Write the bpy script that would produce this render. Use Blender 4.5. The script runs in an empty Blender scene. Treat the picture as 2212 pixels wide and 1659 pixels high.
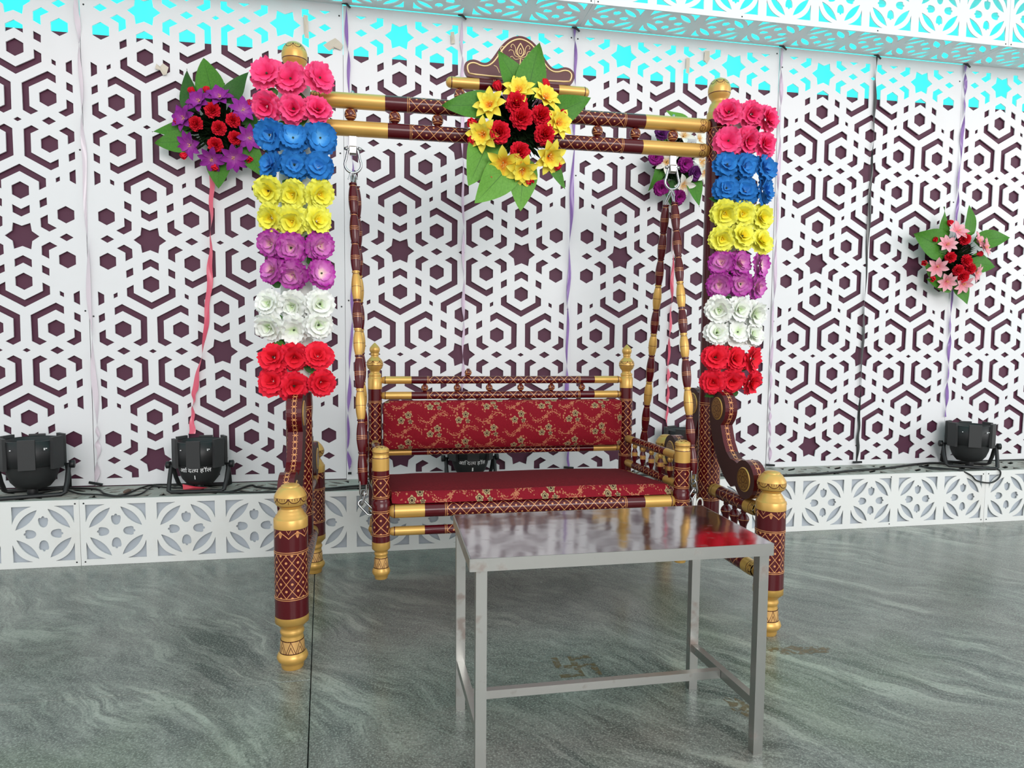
import bpy, math, random
from math import sin, cos, pi, sqrt, radians
from mathutils import Vector, Matrix
S = bpy.context.scene
C = S.collection
random.seed(11)

# ------------------------------------------------------------ camera
cam = bpy.data.cameras.new('camera'); co = bpy.data.objects.new('camera', cam); C.objects.link(co)
cam.sensor_width = 36.0; cam.lens = 1450.0 / 2212.0 * 36.0
yaw, pit, rol = .1832, .0667, .0085
F = Vector((sin(yaw)*cos(pit), cos(yaw)*cos(pit), -sin(pit))); R = Vector((cos(yaw), -sin(yaw), 0)); U = R.cross(F)
R2 = R*cos(rol) + U*sin(rol); U2 = -R*sin(rol) + U*cos(rol)
co.matrix_world = Matrix(((R2.x, U2.x, -F.x, 1.4385), (R2.y, U2.y, -F.y, -3.6309), (R2.z, U2.z, -F.z, 1.0627), (0, 0, 0, 1)))
S.camera = co

# ------------------------------------------------------------ light
w = bpy.data.worlds.new('sky'); S.world = w; w.use_nodes = True
wn = w.node_tree; bg = wn.nodes['Background']
tc = wn.nodes.new('ShaderNodeTexCoord'); sp = wn.nodes.new('ShaderNodeSeparateXYZ'); wr = wn.nodes.new('ShaderNodeValToRGB')
wn.links.new(tc.outputs['Generated'], sp.inputs[0]); wn.links.new(sp.outputs['Z'], wr.inputs[0])
wr.color_ramp.elements[0].position = 0.0; wr.color_ramp.elements[0].color = (.97, .94, .945, 1)
wr.color_ramp.elements[1].position = 1.0; wr.color_ramp.elements[1].color = (.80, .90, .92, 1)
wn.links.new(wr.outputs[0], bg.inputs[0]); bg.inputs[1].default_value = 1.02

def area(name, loc, target, sx, sy, power, col):
    l = bpy.data.lights.new(name, 'AREA'); l.shape = 'RECTANGLE'; l.size = sx; l.size_y = sy; l.energy = power; l.color = col
    o = bpy.data.objects.new(name, l); C.objects.link(o); o.location = loc
    o.rotation_euler = (Vector(target)-Vector(loc)).to_track_quat('-Z', 'Y').to_euler(); return o
area('front_opening_daylight', (3.2, -9.0, 3.6), (2.2, 0, 1.2), 5.0, 2.6, 270, (1, .985, .97))
area('side_opening_daylight', (9.5, -4.0, 2.6), (2.5, -.6, 1.0), 3.0, 2.4, 70, (.95, 1, 1))
area('daylight_behind_the_backdrop', (2.5, 2.2, 4.4), (2.5, .1, 2.7), 9.0, 1.6, 150, (.97, 1, 1))

S.view_settings.view_transform = 'Standard'; S.view_settings.look = 'None'
S.view_settings.exposure = 0.20; S.view_settings.gamma = 1.0; S.view_settings.use_curve_mapping = False

# ------------------------------------------------------------ node helpers
class Ex:
    def __init__(s, nt, o): s.nt = nt; s.o = o
    def __add__(s, b): return m_(s.nt, 'ADD', s, b)
    __radd__ = __add__
    def __sub__(s, b): return m_(s.nt, 'SUBTRACT', s, b)
    def __rsub__(s, b): return m_(s.nt, 'SUBTRACT', b, s)
    def __mul__(s, b): return m_(s.nt, 'MULTIPLY', s, b)
    __rmul__ = __mul__
    def __truediv__(s, b): return m_(s.nt, 'DIVIDE', s, b)
    def __lt__(s, b): return m_(s.nt, 'LESS_THAN', s, b)
    def __gt__(s, b): return m_(s.nt, 'GREATER_THAN', s, b)
    def __abs__(s): return m_(s.nt, 'ABSOLUTE', s)
    def fr(s): return m_(s.nt, 'FRACT', s)
    def rd(s): return m_(s.nt, 'ROUND', s)
    def sq(s): return m_(s.nt, 'SQRT', s)
    def sin(s): return m_(s.nt, 'SINE', s)
def m_(nt, op, *a):
    n = nt.nodes.new('ShaderNodeMath'); n.operation = op
    for i, x in enumerate(a):
        if isinstance(x, Ex): nt.links.new(x.o, n.inputs[i])
        else: n.inputs[i].default_value = x
    return Ex(nt, n.outputs[0])
def mn(a, b): return m_(a.nt, 'MINIMUM', a, b)
def mx(a, b): return m_(a.nt, 'MAXIMUM', a, b)
def at2(y, x): return m_(y.nt, 'ARCTAN2', y, x)

def new_mat(name, col=(.8, .8, .8), rough=.5, metal=0.0, coat=0.0, spec=.5):
    m = bpy.data.materials.new(name); m.use_nodes = True; nt = m.node_tree; b = nt.nodes['Principled BSDF']
    b.inputs['Base Color'].default_value = (*col, 1); b.inputs['Roughness'].default_value = rough
    b.inputs['Metallic'].default_value = metal; b.inputs['Coat Weight'].default_value = coat
    b.inputs['Coat Roughness'].default_value = .08; b.inputs['Specular IOR Level'].default_value = spec
    return m, nt, b
def uv(nt):
    t = nt.nodes.new('ShaderNodeTexCoord'); s = nt.nodes.new('ShaderNodeSeparateXYZ'); nt.links.new(t.outputs['UV'], s.inputs[0])
    return Ex(nt, s.outputs['X']), Ex(nt, s.outputs['Y'])
def mix(nt, f, a, b):
    n = nt.nodes.new('ShaderNodeMix'); n.data_type = 'RGBA'
    if isinstance(f, Ex): nt.links.new(f.o, n.inputs[0])
    else: n.inputs[0].default_value = f
    for v, i in ((a, 6), (b, 7)):
        if isinstance(v, tuple): n.inputs[i].default_value = (*v, 1)
        else: nt.links.new(v, n.inputs[i])
    return n.outputs[2]
def noise(nt, scale, detail=4, coord='Object', mp=None, rough=.5, dist=0.0):
    t = nt.nodes.new('ShaderNodeTexCoord'); n = nt.nodes.new('ShaderNodeTexNoise')
    n.inputs['Scale'].default_value = scale; n.inputs['Detail'].default_value = detail; n.inputs['Roughness'].default_value = rough
    n.inputs['Distortion'].default_value = dist
    src = t.outputs[coord]
    if mp:
        q = nt.nodes.new('ShaderNodeMapping'); q.inputs['Rotation'].default_value = mp[0]; q.inputs['Scale'].default_value = mp[1]
        nt.links.new(src, q.inputs[0]); src = q.outputs[0]
    nt.links.new(src, n.inputs['Vector']); return Ex(nt, n.outputs['Fac'])
def ramp(nt, f, stops):
    n = nt.nodes.new('ShaderNodeValToRGB'); nt.links.new(f.o, n.inputs[0]); e = n.color_ramp.elements
    while len(e) < len(stops): e.new(.5)
    for k, (p, c) in enumerate(stops): e[k].position = p; e[k].color = (*c, 1)
    return n.outputs[0]

GOLD = (.66, .39, .10); MAR = (.080, .0022, .0060); COP = (.66, .29, .11); DKL = (.08, .010, .006)
MT = {}
def gold_mat(name='gold_paint'):
    m, nt, b = new_mat(name, GOLD, .36, .42, .1)
    nt.links.new(mix(nt, noise(nt, 9, 3), (.58, .32, .07), (.72, .44, .12)), b.inputs['Base Color']); return m, nt, b
MT['gold'] = gold_mat()[0]
MT['mar'] = new_mat('maroon_lacquer', MAR, .25, 0, .22, .32)[0]
MT['cop'] = new_mat('copper_line_paint', COP, .35, .35, .1)[0]
MT['dk'] = new_mat('dark_line_paint', DKL, .35, 0, .1)[0]
def lat_mat(key, N, Hh, wl=.055, rd=.0042, circ=.32):
    m, nt, b = new_mat('lattice_painted_maroon_'+key, MAR, .25, 0, .22, .32)
    x, y = uv(nt); a = x*N; c = y/Hh
    p = a+c; q = a-c
    ln = mn(abs(p.fr()-.5), abs(q.fr()-.5)) < wl
    P = p-p.rd(); Q = q-q.rd(); W = circ/N
    du = (P+Q)*(W*.5); dv = (P-Q)*(Hh*.5)
    dot = (du*du+dv*dv).sq() < rd
    nt.links.new(mix(nt, mx(ln, dot), MAR, COP), b.inputs['Base Color']); MT[key] = m
lat_mat('latP', 9, .047, .036, .0036, .31); lat_mat('latL', 9, .0455, .036, .0040, .33)
lat_mat('latB', 3, .054, .032, .0036, .18); lat_mat('latS', 4, .050, .038, .0038, .2)
lat_mat('latR', 2, .047, .035, .0034, .104); lat_mat('latF', 3, .046, .036, .0040, .155)
def scallop(key, N, h, a):
    m, nt, b = gold_mat('gold_scalloped_'+key); x, y = uv(nt)
    X = (x*N).fr()-.5; d = (h-y)/a
    e = (X*X*4.3+d*d).sq(); arc = abs(e-.95) < .085
    t = mn(mn(abs(X), abs(X-.2)), abs(X+.2)) < .022; t = t*(d < .5)*(d > 0.02)
    top = abs(d) < .06; tip = (abs(abs(X)-.5) < .02)*(d < 1.2)*(d > .2)
    base = mix(nt, noise(nt, 9, 3), (.58, .32, .07), (.72, .44, .12))
    nt.links.new(mix(nt, mx(mx(arc, t), mx(top, tip)), base, DKL), b.inputs['Base Color']); MT[key] = m
scallop('sc', 8, .026, .016); scallop('scs', 7, .018, .012)
def zigzag(key, N, h):
    m, nt, b = gold_mat('gold_zigzag_'+key); x, y = uv(nt)
    t = abs((x*N).fr()-.5)*2; d = y/h
    l = mn(abs(d-t*.9-.05), abs(d-t*.9+.35)) < .06
    bd = mx(d < .05, d > .95)
    nt.links.new(mix(nt, mx(l, bd), (.74, .42, .15), DKL), b.inputs['Base Color']); MT[key] = m
zigzag('zz', 8, .041); zigzag('zzs', 7, .036)
def fringe(key, N, h):
    m, nt, b = new_mat('maroon_fringe_'+key, MAR, .25, 0, .22, .32); x, y = uv(nt)
    X = abs((x*N).fr()-.5); d = (h-y)
    arch = abs(d-.027+X*.05-X*X*.02) < .0016
    arch2 = (abs(d-.013+X*.09) < .0014)*(X < .13)
    stem = (abs(X-.5) < .03)*(d < .026)*(d > .004); leaf = (abs(abs(X-.5)-.09+abs(d-.014)*6) < .02)*(d > .004)*(d < .024)
    nt.links.new(mix(nt, mx(mx(arch, arch2), mx(stem, leaf)), MAR, COP), b.inputs['Base Color']); MT[key] = m
fringe('fr', 6, .071)
m, nt, b = new_mat('maroon_with_chain_motif', MAR, .25, 0, .22, .32); x, y = uv(nt)   # edge of the scroll brackets
d = (y/.024).fr()-.5; X = x-.5
el = abs((X*X*60+d*d*4.6).sq()-.95) < .13; cr = (abs(abs(d)-.5) < .05)*(abs(X) < .19)
nt.links.new(mix(nt, mx(el*(abs(X) < .2), cr), MAR, COP), b.inputs['Base Color']); MT['chain'] = m
m, nt, b = gold_mat('gold_rosette'); x, y = uv(nt)
r = (x*x+y*y).sq(); th = at2(y, x)
pet = abs(r-.55-(th*8).sin()*.13) < .05; ring = mx(abs(r-.25) < .04, abs(r-.86) < .03)
nt.links.new(mix(nt, mx(pet, ring), (.30, .15, .035), (.10, .03, .008)), b.inputs['Base Color']); MT['ros'] = m
MT['dmar'] = new_mat('dusty_maroon_side', (.05, .014, .013), .6)[0]
# bead with a small gold motif
m, nt, b = new_mat('bead_maroon_with_motif', MAR, .2, 0, .3, .4); x, y = uv(nt)
X = (x*4).fr()-.5; d = (y-.024)/.012
z = mx((abs(abs(d)-.9) < .12)*(abs(X) < .3), (abs(X+d*.28) < .07)*(abs(d) < .9)); bd = mx(abs(y-.006) < .0012, abs(y-.042) < .0012)
nt.links.new(mix(nt, mx(z, bd), (.11, .012, .008), COP), b.inputs['Base Color']); MT['bead'] = m

# white lattice board
def board(key, col, rough, dirt, dc):
    m, nt, b = new_mat(key, col, rough, 0, 0)
    n1 = noise(nt, 3.5, 6, rough=.65); f = m_(nt, 'MULTIPLY', mx(n1-.52, 0.0), dirt)
    nt.links.new(mix(nt, f, col, dc), b.inputs['Base Color']); MT[key] = m
board('white_board', (.81, .80, .815), .42, .5, (.62, .60, .56))
board('dusty_board', (.36, .355, .32), .55, 3.0, (.13, .125, .10))
board('base_board', (.82, .82, .80), .38, .9, (.60, .52, .42))
board('grey_backing', (.47, .51, .56), .35, .6, (.40, .42, .45))
m, nt, b = new_mat('plum_satin_cloth', (.12, .03, .07), .6)
nt.links.new(mix(nt, noise(nt, 1.6, 3), (.072, .014, .040), (.105, .024, .054)), b.inputs['Base Color']); MT['plum'] = m
m = bpy.data.materials.new('turquoise_translucent_sheet'); m.use_nodes = True; nt = m.node_tree; nt.nodes.clear()
ou = nt.nodes.new('ShaderNodeOutputMaterial'); tr = nt.nodes.new('ShaderNodeBsdfTranslucent'); df = nt.nodes.new('ShaderNodeBsdfDiffuse'); ms = nt.nodes.new('ShaderNodeMixShader')
fold = noise(nt, 2.2, 3, mp=((0, 0, 0), (1.2, 1, .5)), dist=.6)
nt.links.new(mix(nt, fold, (.018, .80, .77), (.10, 1.0, .94)), tr.inputs[0]); df.inputs[0].default_value = (.05, .8, .75, 1)
ms.inputs[0].default_value = .22; nt.links.new(tr.outputs[0], ms.inputs[1]); nt.links.new(df.outputs[0], ms.inputs[2]); nt.links.new(ms.outputs[0], ou.inputs[0]); MT['cyan'] = m

# polished green-grey granite
m, nt, b = new_mat('green_grey_granite', (.2, .25, .22), .16, 0, 0)
t = nt.nodes.new('ShaderNodeTexCoord')
wn1 = nt.nodes.new('ShaderNodeTexNoise'); wn1.inputs['Scale'].default_value = .95; wn1.inputs['Detail'].default_value = 3.5; wn1.inputs['Roughness'].default_value = .55
nt.links.new(t.outputs['Object'], wn1.inputs['Vector'])
vm = nt.nodes.new('ShaderNodeVectorMath'); vm.operation = 'MULTIPLY_ADD'; vm.inputs[1].default_value = (.62, .70, 0)
nt.links.new(wn1.outputs['Color'], vm.inputs[0]); nt.links.new(t.outputs['Object'], vm.inputs[2])
def gnoise(scale, detail, rot, sc, rough=.6):
    q = nt.nodes.new('ShaderNodeMapping'); q.vector_type = 'TEXTURE'; q.inputs['Rotation'].default_value = (0, 0, -rot); q.inputs['Scale'].default_value = tuple(1/v_ for v_ in sc)
    n = nt.nodes.new('ShaderNodeTexNoise'); n.inputs['Scale'].default_value = scale; n.inputs['Detail'].default_value = detail; n.inputs['Roughness'].default_value = rough
    nt.links.new(vm.outputs[0], q.inputs[0]); nt.links.new(q.outputs[0], n.inputs['Vector']); return Ex(nt, n.outputs['Fac'])
base = ramp(nt, gnoise(4.5, 12, .75, (1, 2.4, 1), .82), [(.34, (.062, .067, .060)), (.45, (.118, .123, .110)), (.55, (.185, .188, .168)), (.68, (.30, .30, .27))])
bandn = gnoise(1.7, 9, .85, (1.0, 7.0, 1), .68); mask = gnoise(.9, 3, .3, (1, 1.5, 1), .6)
mk = mn(mx((mask-.47)*8, 0.0), 1.0)
dark = mn(mx((.470-bandn)*20, 0.0), 1.0)*mk; light = mn(mx((bandn-.53)*16, 0.0), 1.0)*mk
c1 = mix(nt, dark*.9, base, (.05, .062, .055)); c2 = mix(nt, light*.65, c1, (.40, .41, .35))
thin = gnoise(5.0, 10, .95, (1, 11, 1), .78); tl = mn(mx((.43-thin)*14, 0.0), 1.0); c3 = mix(nt, tl*.75, c2, (.055, .068, .060))
thin2 = gnoise(3.1, 8, .80, (1, 10, 1), .7); tl2 = mn(mx((thin2-.585)*12, 0.0), 1.0); c3 = mix(nt, tl2*.38, c3, (.36, .39, .33))
warm = mn(mx((gnoise(.7, 2, 0, (1, 1, 1))-.52)*6, 0.0), 1.0); c4 = mix(nt, warm*.34, c3, (.20, .165, .145))
green = mn(mx((gnoise(.8, 3, 1, (1, 1, 1))-.54)*7, 0.0), 1.0); c4 = mix(nt, green*.30, c4, (.15, .21, .10))
sp1 = noise(nt, 170, 3, rough=.7); c5 = mix(nt, mn(mx((sp1-.5)*8, 0.0), 1.0)*.5, c4, (.42, .45, .39))
sp2 = noise(nt, 95, 5, rough=.75); c6 = mix(nt, mn(mx((sp2-.52)*8, 0.0), 1.0)*.6, c5, (.05, .064, .056))
nt.links.new(c6, b.inputs['Base Color'])
rr = m_(nt, 'ADD', noise(nt, 7, 4)*.16, .17); nt.links.new(rr.o, b.inputs['Roughness']); MT['granite'] = m
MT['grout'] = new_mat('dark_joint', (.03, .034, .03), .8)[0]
def worn(key, col, sc, lo):
    m, nt, b = new_mat(key, col, .35); f = mn(mx((noise(nt, sc, 4)-lo)*8, 0.0), 1.0)*.62
    nt.links.new(f.o, b.inputs['Alpha']); MT[key] = m
worn('worn_brown_paint', (.17, .115, .05), 55, .40)

# steel
def steel(key, col, rough, sc, amt):
    m, nt, b = new_mat(key, col, rough, 1.0)
    f = mn(mx((noise(nt, sc, 5)-.60)*9, 0.0), 1.0)*amt
    nt.links.new(mix(nt, f, col, (.20, .10, .06)), b.inputs['Base Color'])
    nt.links.new((f*.4+rough).o, b.inputs['Roughness']); nt.links.new((1.0-f*.7).o, b.inputs['Metallic'])
    MT[key] = m; return m, nt, b
steel('brushed_steel', (.50, .495, .475), .36, 16, .5)
m, nt, b = steel('mirror_steel_top', (.47, .435, .45), .09, 30, .12)
bp = nt.nodes.new('ShaderNodeBump'); bp.inputs['Strength'].default_value = .045; bp.inputs['Distance'].default_value = .02
nt.links.new(noise(nt, 7, 2).o, bp.inputs['Height']); nt.links.new(bp.outputs[0], b.inputs['Normal'])
MT['chrome'] = new_mat('chrome', (.46, .47, .48), .27, 1.0)[0]
MT['blk'] = new_mat('black_plastic', (.008, .008, .009), .45)[0]
MT['blk2'] = new_mat('dusty_black_metal', (.017, .017, .018), .5)[0]
MT['blkflat'] = new_mat('charcoal_flat_panel', (.030, .030, .031), .55)[0]
MT['cable'] = new_mat('black_rubber_cable', (.010, .010, .010), .45)[0]
MT['tape'] = new_mat('yellowed_adhesive_tape', (.62, .55, .45), .4)[0]
MT['tapebrown'] = new_mat('brown_tape', (.14, .09, .07), .5)[0]
MT['wtxt'] = new_mat('white_lettering_paint', (.85, .85, .85), .5)[0]
MT['net'] = new_mat('white_net_backing', (.72, .72, .68), .8)[0]
MT['inlay'] = new_mat('cream_gold_line', (.85, .62, .30), .35, .1)[0]

# red brocade
m, nt, b = new_mat('red_floral_brocade', (.33, .008, .02), .85, 0, 0, .15)
x, y = uv(nt); BW, BH = .247, .118
RED = mix(nt, noise(nt, 260, 2), (.17, .005, .012), (.27, .008, .020))
vor = nt.nodes.new('ShaderNodeTexVoronoi'); vor.inputs['Scale'].default_value = 78
tcb = nt.nodes.new('ShaderNodeTexCoord'); nt.links.new(tcb.outputs['UV'], vor.inputs['Vector']); V = Ex(nt, vor.outputs['Distance'])
vor2 = nt.nodes.new('ShaderNodeTexVoronoi'); vor2.inputs['Scale'].default_value = 150; nt.links.new(tcb.outputs['UV'], vor2.inputs['Vector']); V2 = Ex(nt, vor2.outputs['Distance'])
def cell(ox, oy): return ((x/BW-ox).fr()-.5)*BW, ((y/BH-oy).fr()-.5)*BH
rose = None; leafm = None; vine = None; eye = None
def dd(a, b_, cx, cy): return ((a-cx)*(a-cx)+(b_-cy)*(b_-cy)).sq()
for ox, oy in ((0, 0), (.5, .5)):
    a, c = cell(ox, oy)
    for cx, cy, rr_ in ((-.017, -.012, .0165), (.013, .012, .0165), (.022, -.016, .011)):
        d_ = dd(a, c, cx, cy); th = at2(c-cy, a-cx)
        k = d_ < ((th*5).sin()*.0022+rr_*.85); e_ = (d_ < rr_*.30)
        k2 = abs(d_-rr_*.55) < .0012
        rose = k if rose is None else mx(rose, k); ee = mx(e_, k2); eye = ee if eye is None else mx(eye, ee)
    lf = (dd(a, c, 0.0, 0.0) < .046)*(V < .33); leafm = lf if leafm is None else mx(leafm, lf)
    a2, c2 = cell(ox+.5, oy)
    wv = (a2*46).sin()*.020; band = (abs(c2-wv) < .0016)*(abs(a2) < .06); lv = (abs(c2-wv) < .013)*(abs(a2) < .072)*(V2 < .38)
    sf = dd(a2, c2, 0.0, 0.0); sth = at2(c2, a2); sm = (sf < ((sth*5).sin()*.0025+.0075))*(sf > .002)
    q = mx(mx(band, lv), sm); vine = q if vine is None else mx(vine, q)
c1 = mix(nt, mx(leafm, vine), RED, (.43, .15, .08)); c2 = mix(nt, rose, c1, (.42, .29, .15)); c3 = mix(nt, rose*eye, c2, (.06, .03, .02))
nt.links.new(c3, b.inputs['Base Color']); MT['brocade'] = m
m, nt, b = new_mat('red_brocade_seat_top', (.16, .012, .02), .9, 0, 0, .12)
x, y = uv(nt)
nt.links.new(mix(nt, noise(nt, 120, 4), (.07, .006, .009), (.19, .012, .018)), b.inputs['Base Color']); MT['brocade_top'] = m

# petals
def petal_mat(key, inner, mid, outer, rough=.6):
    m, nt, b = new_mat(key, mid, .75, 0, 0, .2); x, y = uv(nt)
    f = x+(noise(nt, 45, 3)-.5)*.7
    nt.links.new(ramp(nt, f, [(.0, inner), (.45, mid), (1.0, outer)]), b.inputs['Base Color'])
    b.inputs['Subsurface Weight'].default_value = .12; b.inputs['Subsurface Radius'].default_value = (.01, .006, .006); b.inputs['Subsurface Scale'].default_value = .3
    MT[key] = m
petal_mat('pink', (.60, .006, .06), (.84, .030, .15), (.92, .10, .27))
petal_mat('blue', (.16, .46, .80), (.035, .25, .66), (.015, .14, .44))
petal_mat('yellow', (.92, .66, .03), (.88, .82, .06), (.84, .84, .14))
petal_mat('purple', (.92, .72, .58), (.68, .22, .56), (.40, .02, .32))
petal_mat('white', (.60, .76, .42), (.84, .87, .78), (.88, .89, .87))
petal_mat('red', (.50, .004, .010), (.78, .012, .03), (.84, .022, .055))
petal_mat('lily_purple', (.45, .12, .40), (.32, .03, .32), (.22, .02, .24))
petal_mat('lily_yellow', (.80, .16, .01), (.86, .66, .05), (.86, .78, .12))
petal_mat('lily_pink', (.80, .16, .20), (.80, .34, .40), (.84, .48, .52))
petal_mat('lily_white', (.75, .40, .12), (.80, .78, .70), (.78, .77, .72))
petal_mat('rose_magenta', (.30, .01, .20), (.36, .02, .25), (.24, .01, .17))
petal_mat('rose_dark_purple', (.10, .01, .12), (.14, .02, .16), (.10, .015, .12))
MT['stamen'] = new_mat('stamen', (.85, .50, .12), .5)[0]
MT['seed'] = new_mat('dark_centre', (.03, .05, .02), .6)[0]
def leafmat(key, a_, b_):
    m, nt, b = new_mat(key, a_, .5, 0, 0, .25); x, y = uv(nt)
    v1 = abs(y-.5) < .012; v2 = (abs(((x*6-abs(y-.5)*5).fr())-.5) < .03)*(abs(y-.5) < .40)
    f = mx(v1, v2*.45); base = mix(nt, noise(nt, 26, 3), a_, b_)
    nt.links.new(mix(nt, f*.55, base, (.02, .07, .015)), b.inputs['Base Color']); MT[key] = m
leafmat('leaf', (.035, .155, .010), (.085, .27, .028)); leafmat('leaf_dark', (.015, .075, .010), (.04, .14, .02)); leafmat('leaf_pale', (.09, .27, .025), (.16, .38, .06))
MT['filler'] = new_mat('dark_green_filler', (.010, .022, .008), .9, 0, 0, .05)[0]
def satin(key, col):
    m, nt, b = new_mat(key, col, .28, 0, .2); b.inputs['Sheen Weight'].default_value = .3; MT[key] = m
satin('rib_white', (.72, .62, .68)); satin('rib_pink', (.76, .10, .17)); satin('rib_red', (.62, .03, .06)); satin('rib_purple', (.26, .13, .42)); satin('rib_lilac', (.66, .50, .64)); satin('rib_black', (.015, .018, .018))

# ------------------------------------------------------------ mesh helpers
class MB:
    def __init__(s): s.v = []; s.f = []; s.m = []; s.u = []; s.s = []
    def add(s, vs, fs, mi=0, us=None, smooth=False):
        o = len(s.v); s.v += [tuple(p) for p in vs]
        for k, f in enumerate(fs):
            s.f.append([o+i for i in f]); s.m.append(mi); s.s.append(smooth); s.u.append(us[k] if us else None)
    def box(s, c, d, mi=0, mat=None, bev=0):
        x, y, z = d[0]/2, d[1]/2, d[2]/2; P = []
        if bev:
            for sx in (-1, 1):
                for (yy, zz) in ((-y, -z+bev), (-y+bev, -z), (y-bev, -z), (y, -z+bev), (y, z-bev), (y-bev, z), (-y+bev, z), (-y, z-bev)): P.append(Vector((sx*x, yy, zz)))
            fs = [[i, (i+1) % 8, 8+(i+1) % 8, 8+i] for i in range(8)]+[list(range(7, -1, -1)), list(range(8, 16))]
        else:
            P = [Vector((i, j, k)) for i in (-x, x) for j in (-y, y) for k in (-z, z)]
            fs = [[0, 1, 3, 2], [4, 6, 7, 5], [0, 4, 5, 1], [2, 3, 7, 6], [0, 2, 6, 4], [1, 5, 7, 3]]
        if mat: P = [mat @ p for p in P]
        cv = Vector(c); s.add([p+cv for p in P], fs, mi)
    def quad(s, ps, mi=0, us=None): s.add(ps, [[0, 1, 2, 3]], mi, [us] if us else None)
    def tube(s, pts, r, n=8, mi=0, closed=False, caps=True, sx=1.0):
        pts = [Vector(p) for p in pts]; N = len(pts); rings = []; up = None
        for i in range(N):
            if closed: t = (pts[(i+1) % N]-pts[i-1])
            else: t = pts[min(i+1, N-1)]-pts[max(i-1, 0)]
            t.normalize()
            if up is None:
                up = Vector((0, 0, 1)) if abs(t.z) < .9 else Vector((0, 1, 0))
            up = (up-t*up.dot(t)); 
            if up.length < 1e-5: up = t.orthogonal()
            up.normalize(); sd = t.cross(up); rr = r[i] if isinstance(r, (list, tuple)) else r
            rings.append([pts[i]+(up*cos(2*pi*k/n)+sd*sin(2*pi*k/n)*sx)*rr for k in range(n)])
        vs = [p for rg in rings for p in rg]; fs = []
        for i in range(N if closed else N-1):
            j = (i+1) % N
            for k in range(n): fs.append([i*n+k, i*n+(k+1) % n, j*n+(k+1) % n, j*n+k])
        s.add(vs, fs, mi, None, True)
        if caps and not closed: s.add(rings[0], [list(range(n-1, -1, -1))], mi); s.add(rings[-1], [list(range(n))], mi)
    def lathe(s, segs, p0=(0, 0, 0), p1=(0, 0, 1), n=28, keys=None, scale=1.0):
        p0 = Vector(p0); ax = (Vector(p1)-p0).normalized()
        a = Vector((1, 0, 0)) if abs(ax.z) > .7 else Vector((0, 0, 1))
        a = (a-ax*a.dot(ax)).normalized(); b_ = ax.cross(a)
        for mk, pts in segs:
            z0 = pts[0][0]; vs = []; fs = []; us = []
            for (z, r) in pts:
                for k in range(n+1):
                    an = 2*pi*k/n; vs.append(p0+ax*z+(a*cos(an)+b_*sin(an))*r*scale)
            for i in range(len(pts)-1):
                for k in range(n):
                    o = i*(n+1)+k; fs.append([o, o+1, o+n+2, o+n+1]); u0, u1 = k/n, (k+1)/n; v0, v1 = pts[i][0]-z0, pts[i+1][0]-z0
                    us.append([(u0, v0), (u1, v0), (u1, v1), (u0, v1)])
            s.add(vs, fs, keys.index(mk), us, True)
        for z, r, mk in ((segs[0][1][0][0], segs[0][1][0][1], segs[0][0]), (segs[-1][1][-1][0], segs[-1][1][-1][1], segs[-1][0])):
            if r > 1e-4: s.add([p0+ax*z+(a*cos(2*pi*k/n)+b_*sin(2*pi*k/n))*r*scale for k in range(n)], [list(range(n))], keys.index(mk))
    def mesh(s, name, mats):
        me = bpy.data.meshes.new(name); me.from_pydata(s.v, [], s.f)
        for mt in mats: me.materials.append(mt)
        me.polygons.foreach_set('material_index', s.m); me.polygons.foreach_set('use_smooth', s.s)
        if any(u_ is not None for u_ in s.u):
            l = me.uv_layers.new(name='UVMap'); i = 0; flat = []
            for f, u_ in zip(s.f, s.u):
                for k in range(len(f)): flat += list(u_[k]) if u_ else [0, 0]
            l.data.foreach_set('uv', flat)
        me.update(); return me
    def build(s, name, mats, parent=None, loc=(0, 0, 0)):
        if not isinstance(mats, (list, tuple)): mats = [mats]
        return link(name, s.mesh(name, mats), parent, loc)
def link(name, me, parent=None, loc=(0, 0, 0)):
    o = bpy.data.objects.new(name, me); C.objects.link(o); o.location = loc
    if parent: o.parent = parent; o.matrix_parent_inverse = parent.matrix_world.inverted() if False else Matrix.Identity(4)
    return o
def thing(name, label, cat, loc=(0, 0, 0), group=None, kind=None):
    o = bpy.data.objects.new(name, None); C.objects.link(o); o.location = loc; o.empty_display_size = .05
    if kind: o['kind'] = kind
    else: o['label'] = label; o['category'] = cat
    if group: o['group'] = group
    return o
def tag(o, label, cat, group=None, kind=None):
    o['label'] = label; o['category'] = cat
    if group: o['group'] = group
    if kind: o['kind'] = kind
    return o
def L_(o, label): o['label'] = label; return o
def off(root): return Vector(root.location)
def part_lathe(name, segs, p0, p1, parent, n=28, scale=1.0):
    """turned piece; coordinates are world, the part is stored relative to its thing"""
    keys = []
    for k, _ in segs:
        if k not in keys: keys.append(k)
    b_ = MB(); o0 = off(parent); b_.lathe(segs, Vector(p0)-o0, Vector(p1)-o0, n, keys, scale)
    return b_.build(name, [MT[k] for k in keys], parent)
_mc = {}
def shared_lathe(name, key, segs, parent, loc, n=20, scale=1.0):
    if key not in _mc:
        ks = []
        for k, _ in segs:
            if k not in ks: ks.append(k)
        b_ = MB(); b_.lathe(segs, (0, 0, 0), (0, 0, 1), n, ks, scale); _mc[key] = b_.mesh(name, [MT[k] for k in ks])
    return link(name, _mc[key], parent, Vector(loc)-off(parent))

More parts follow.
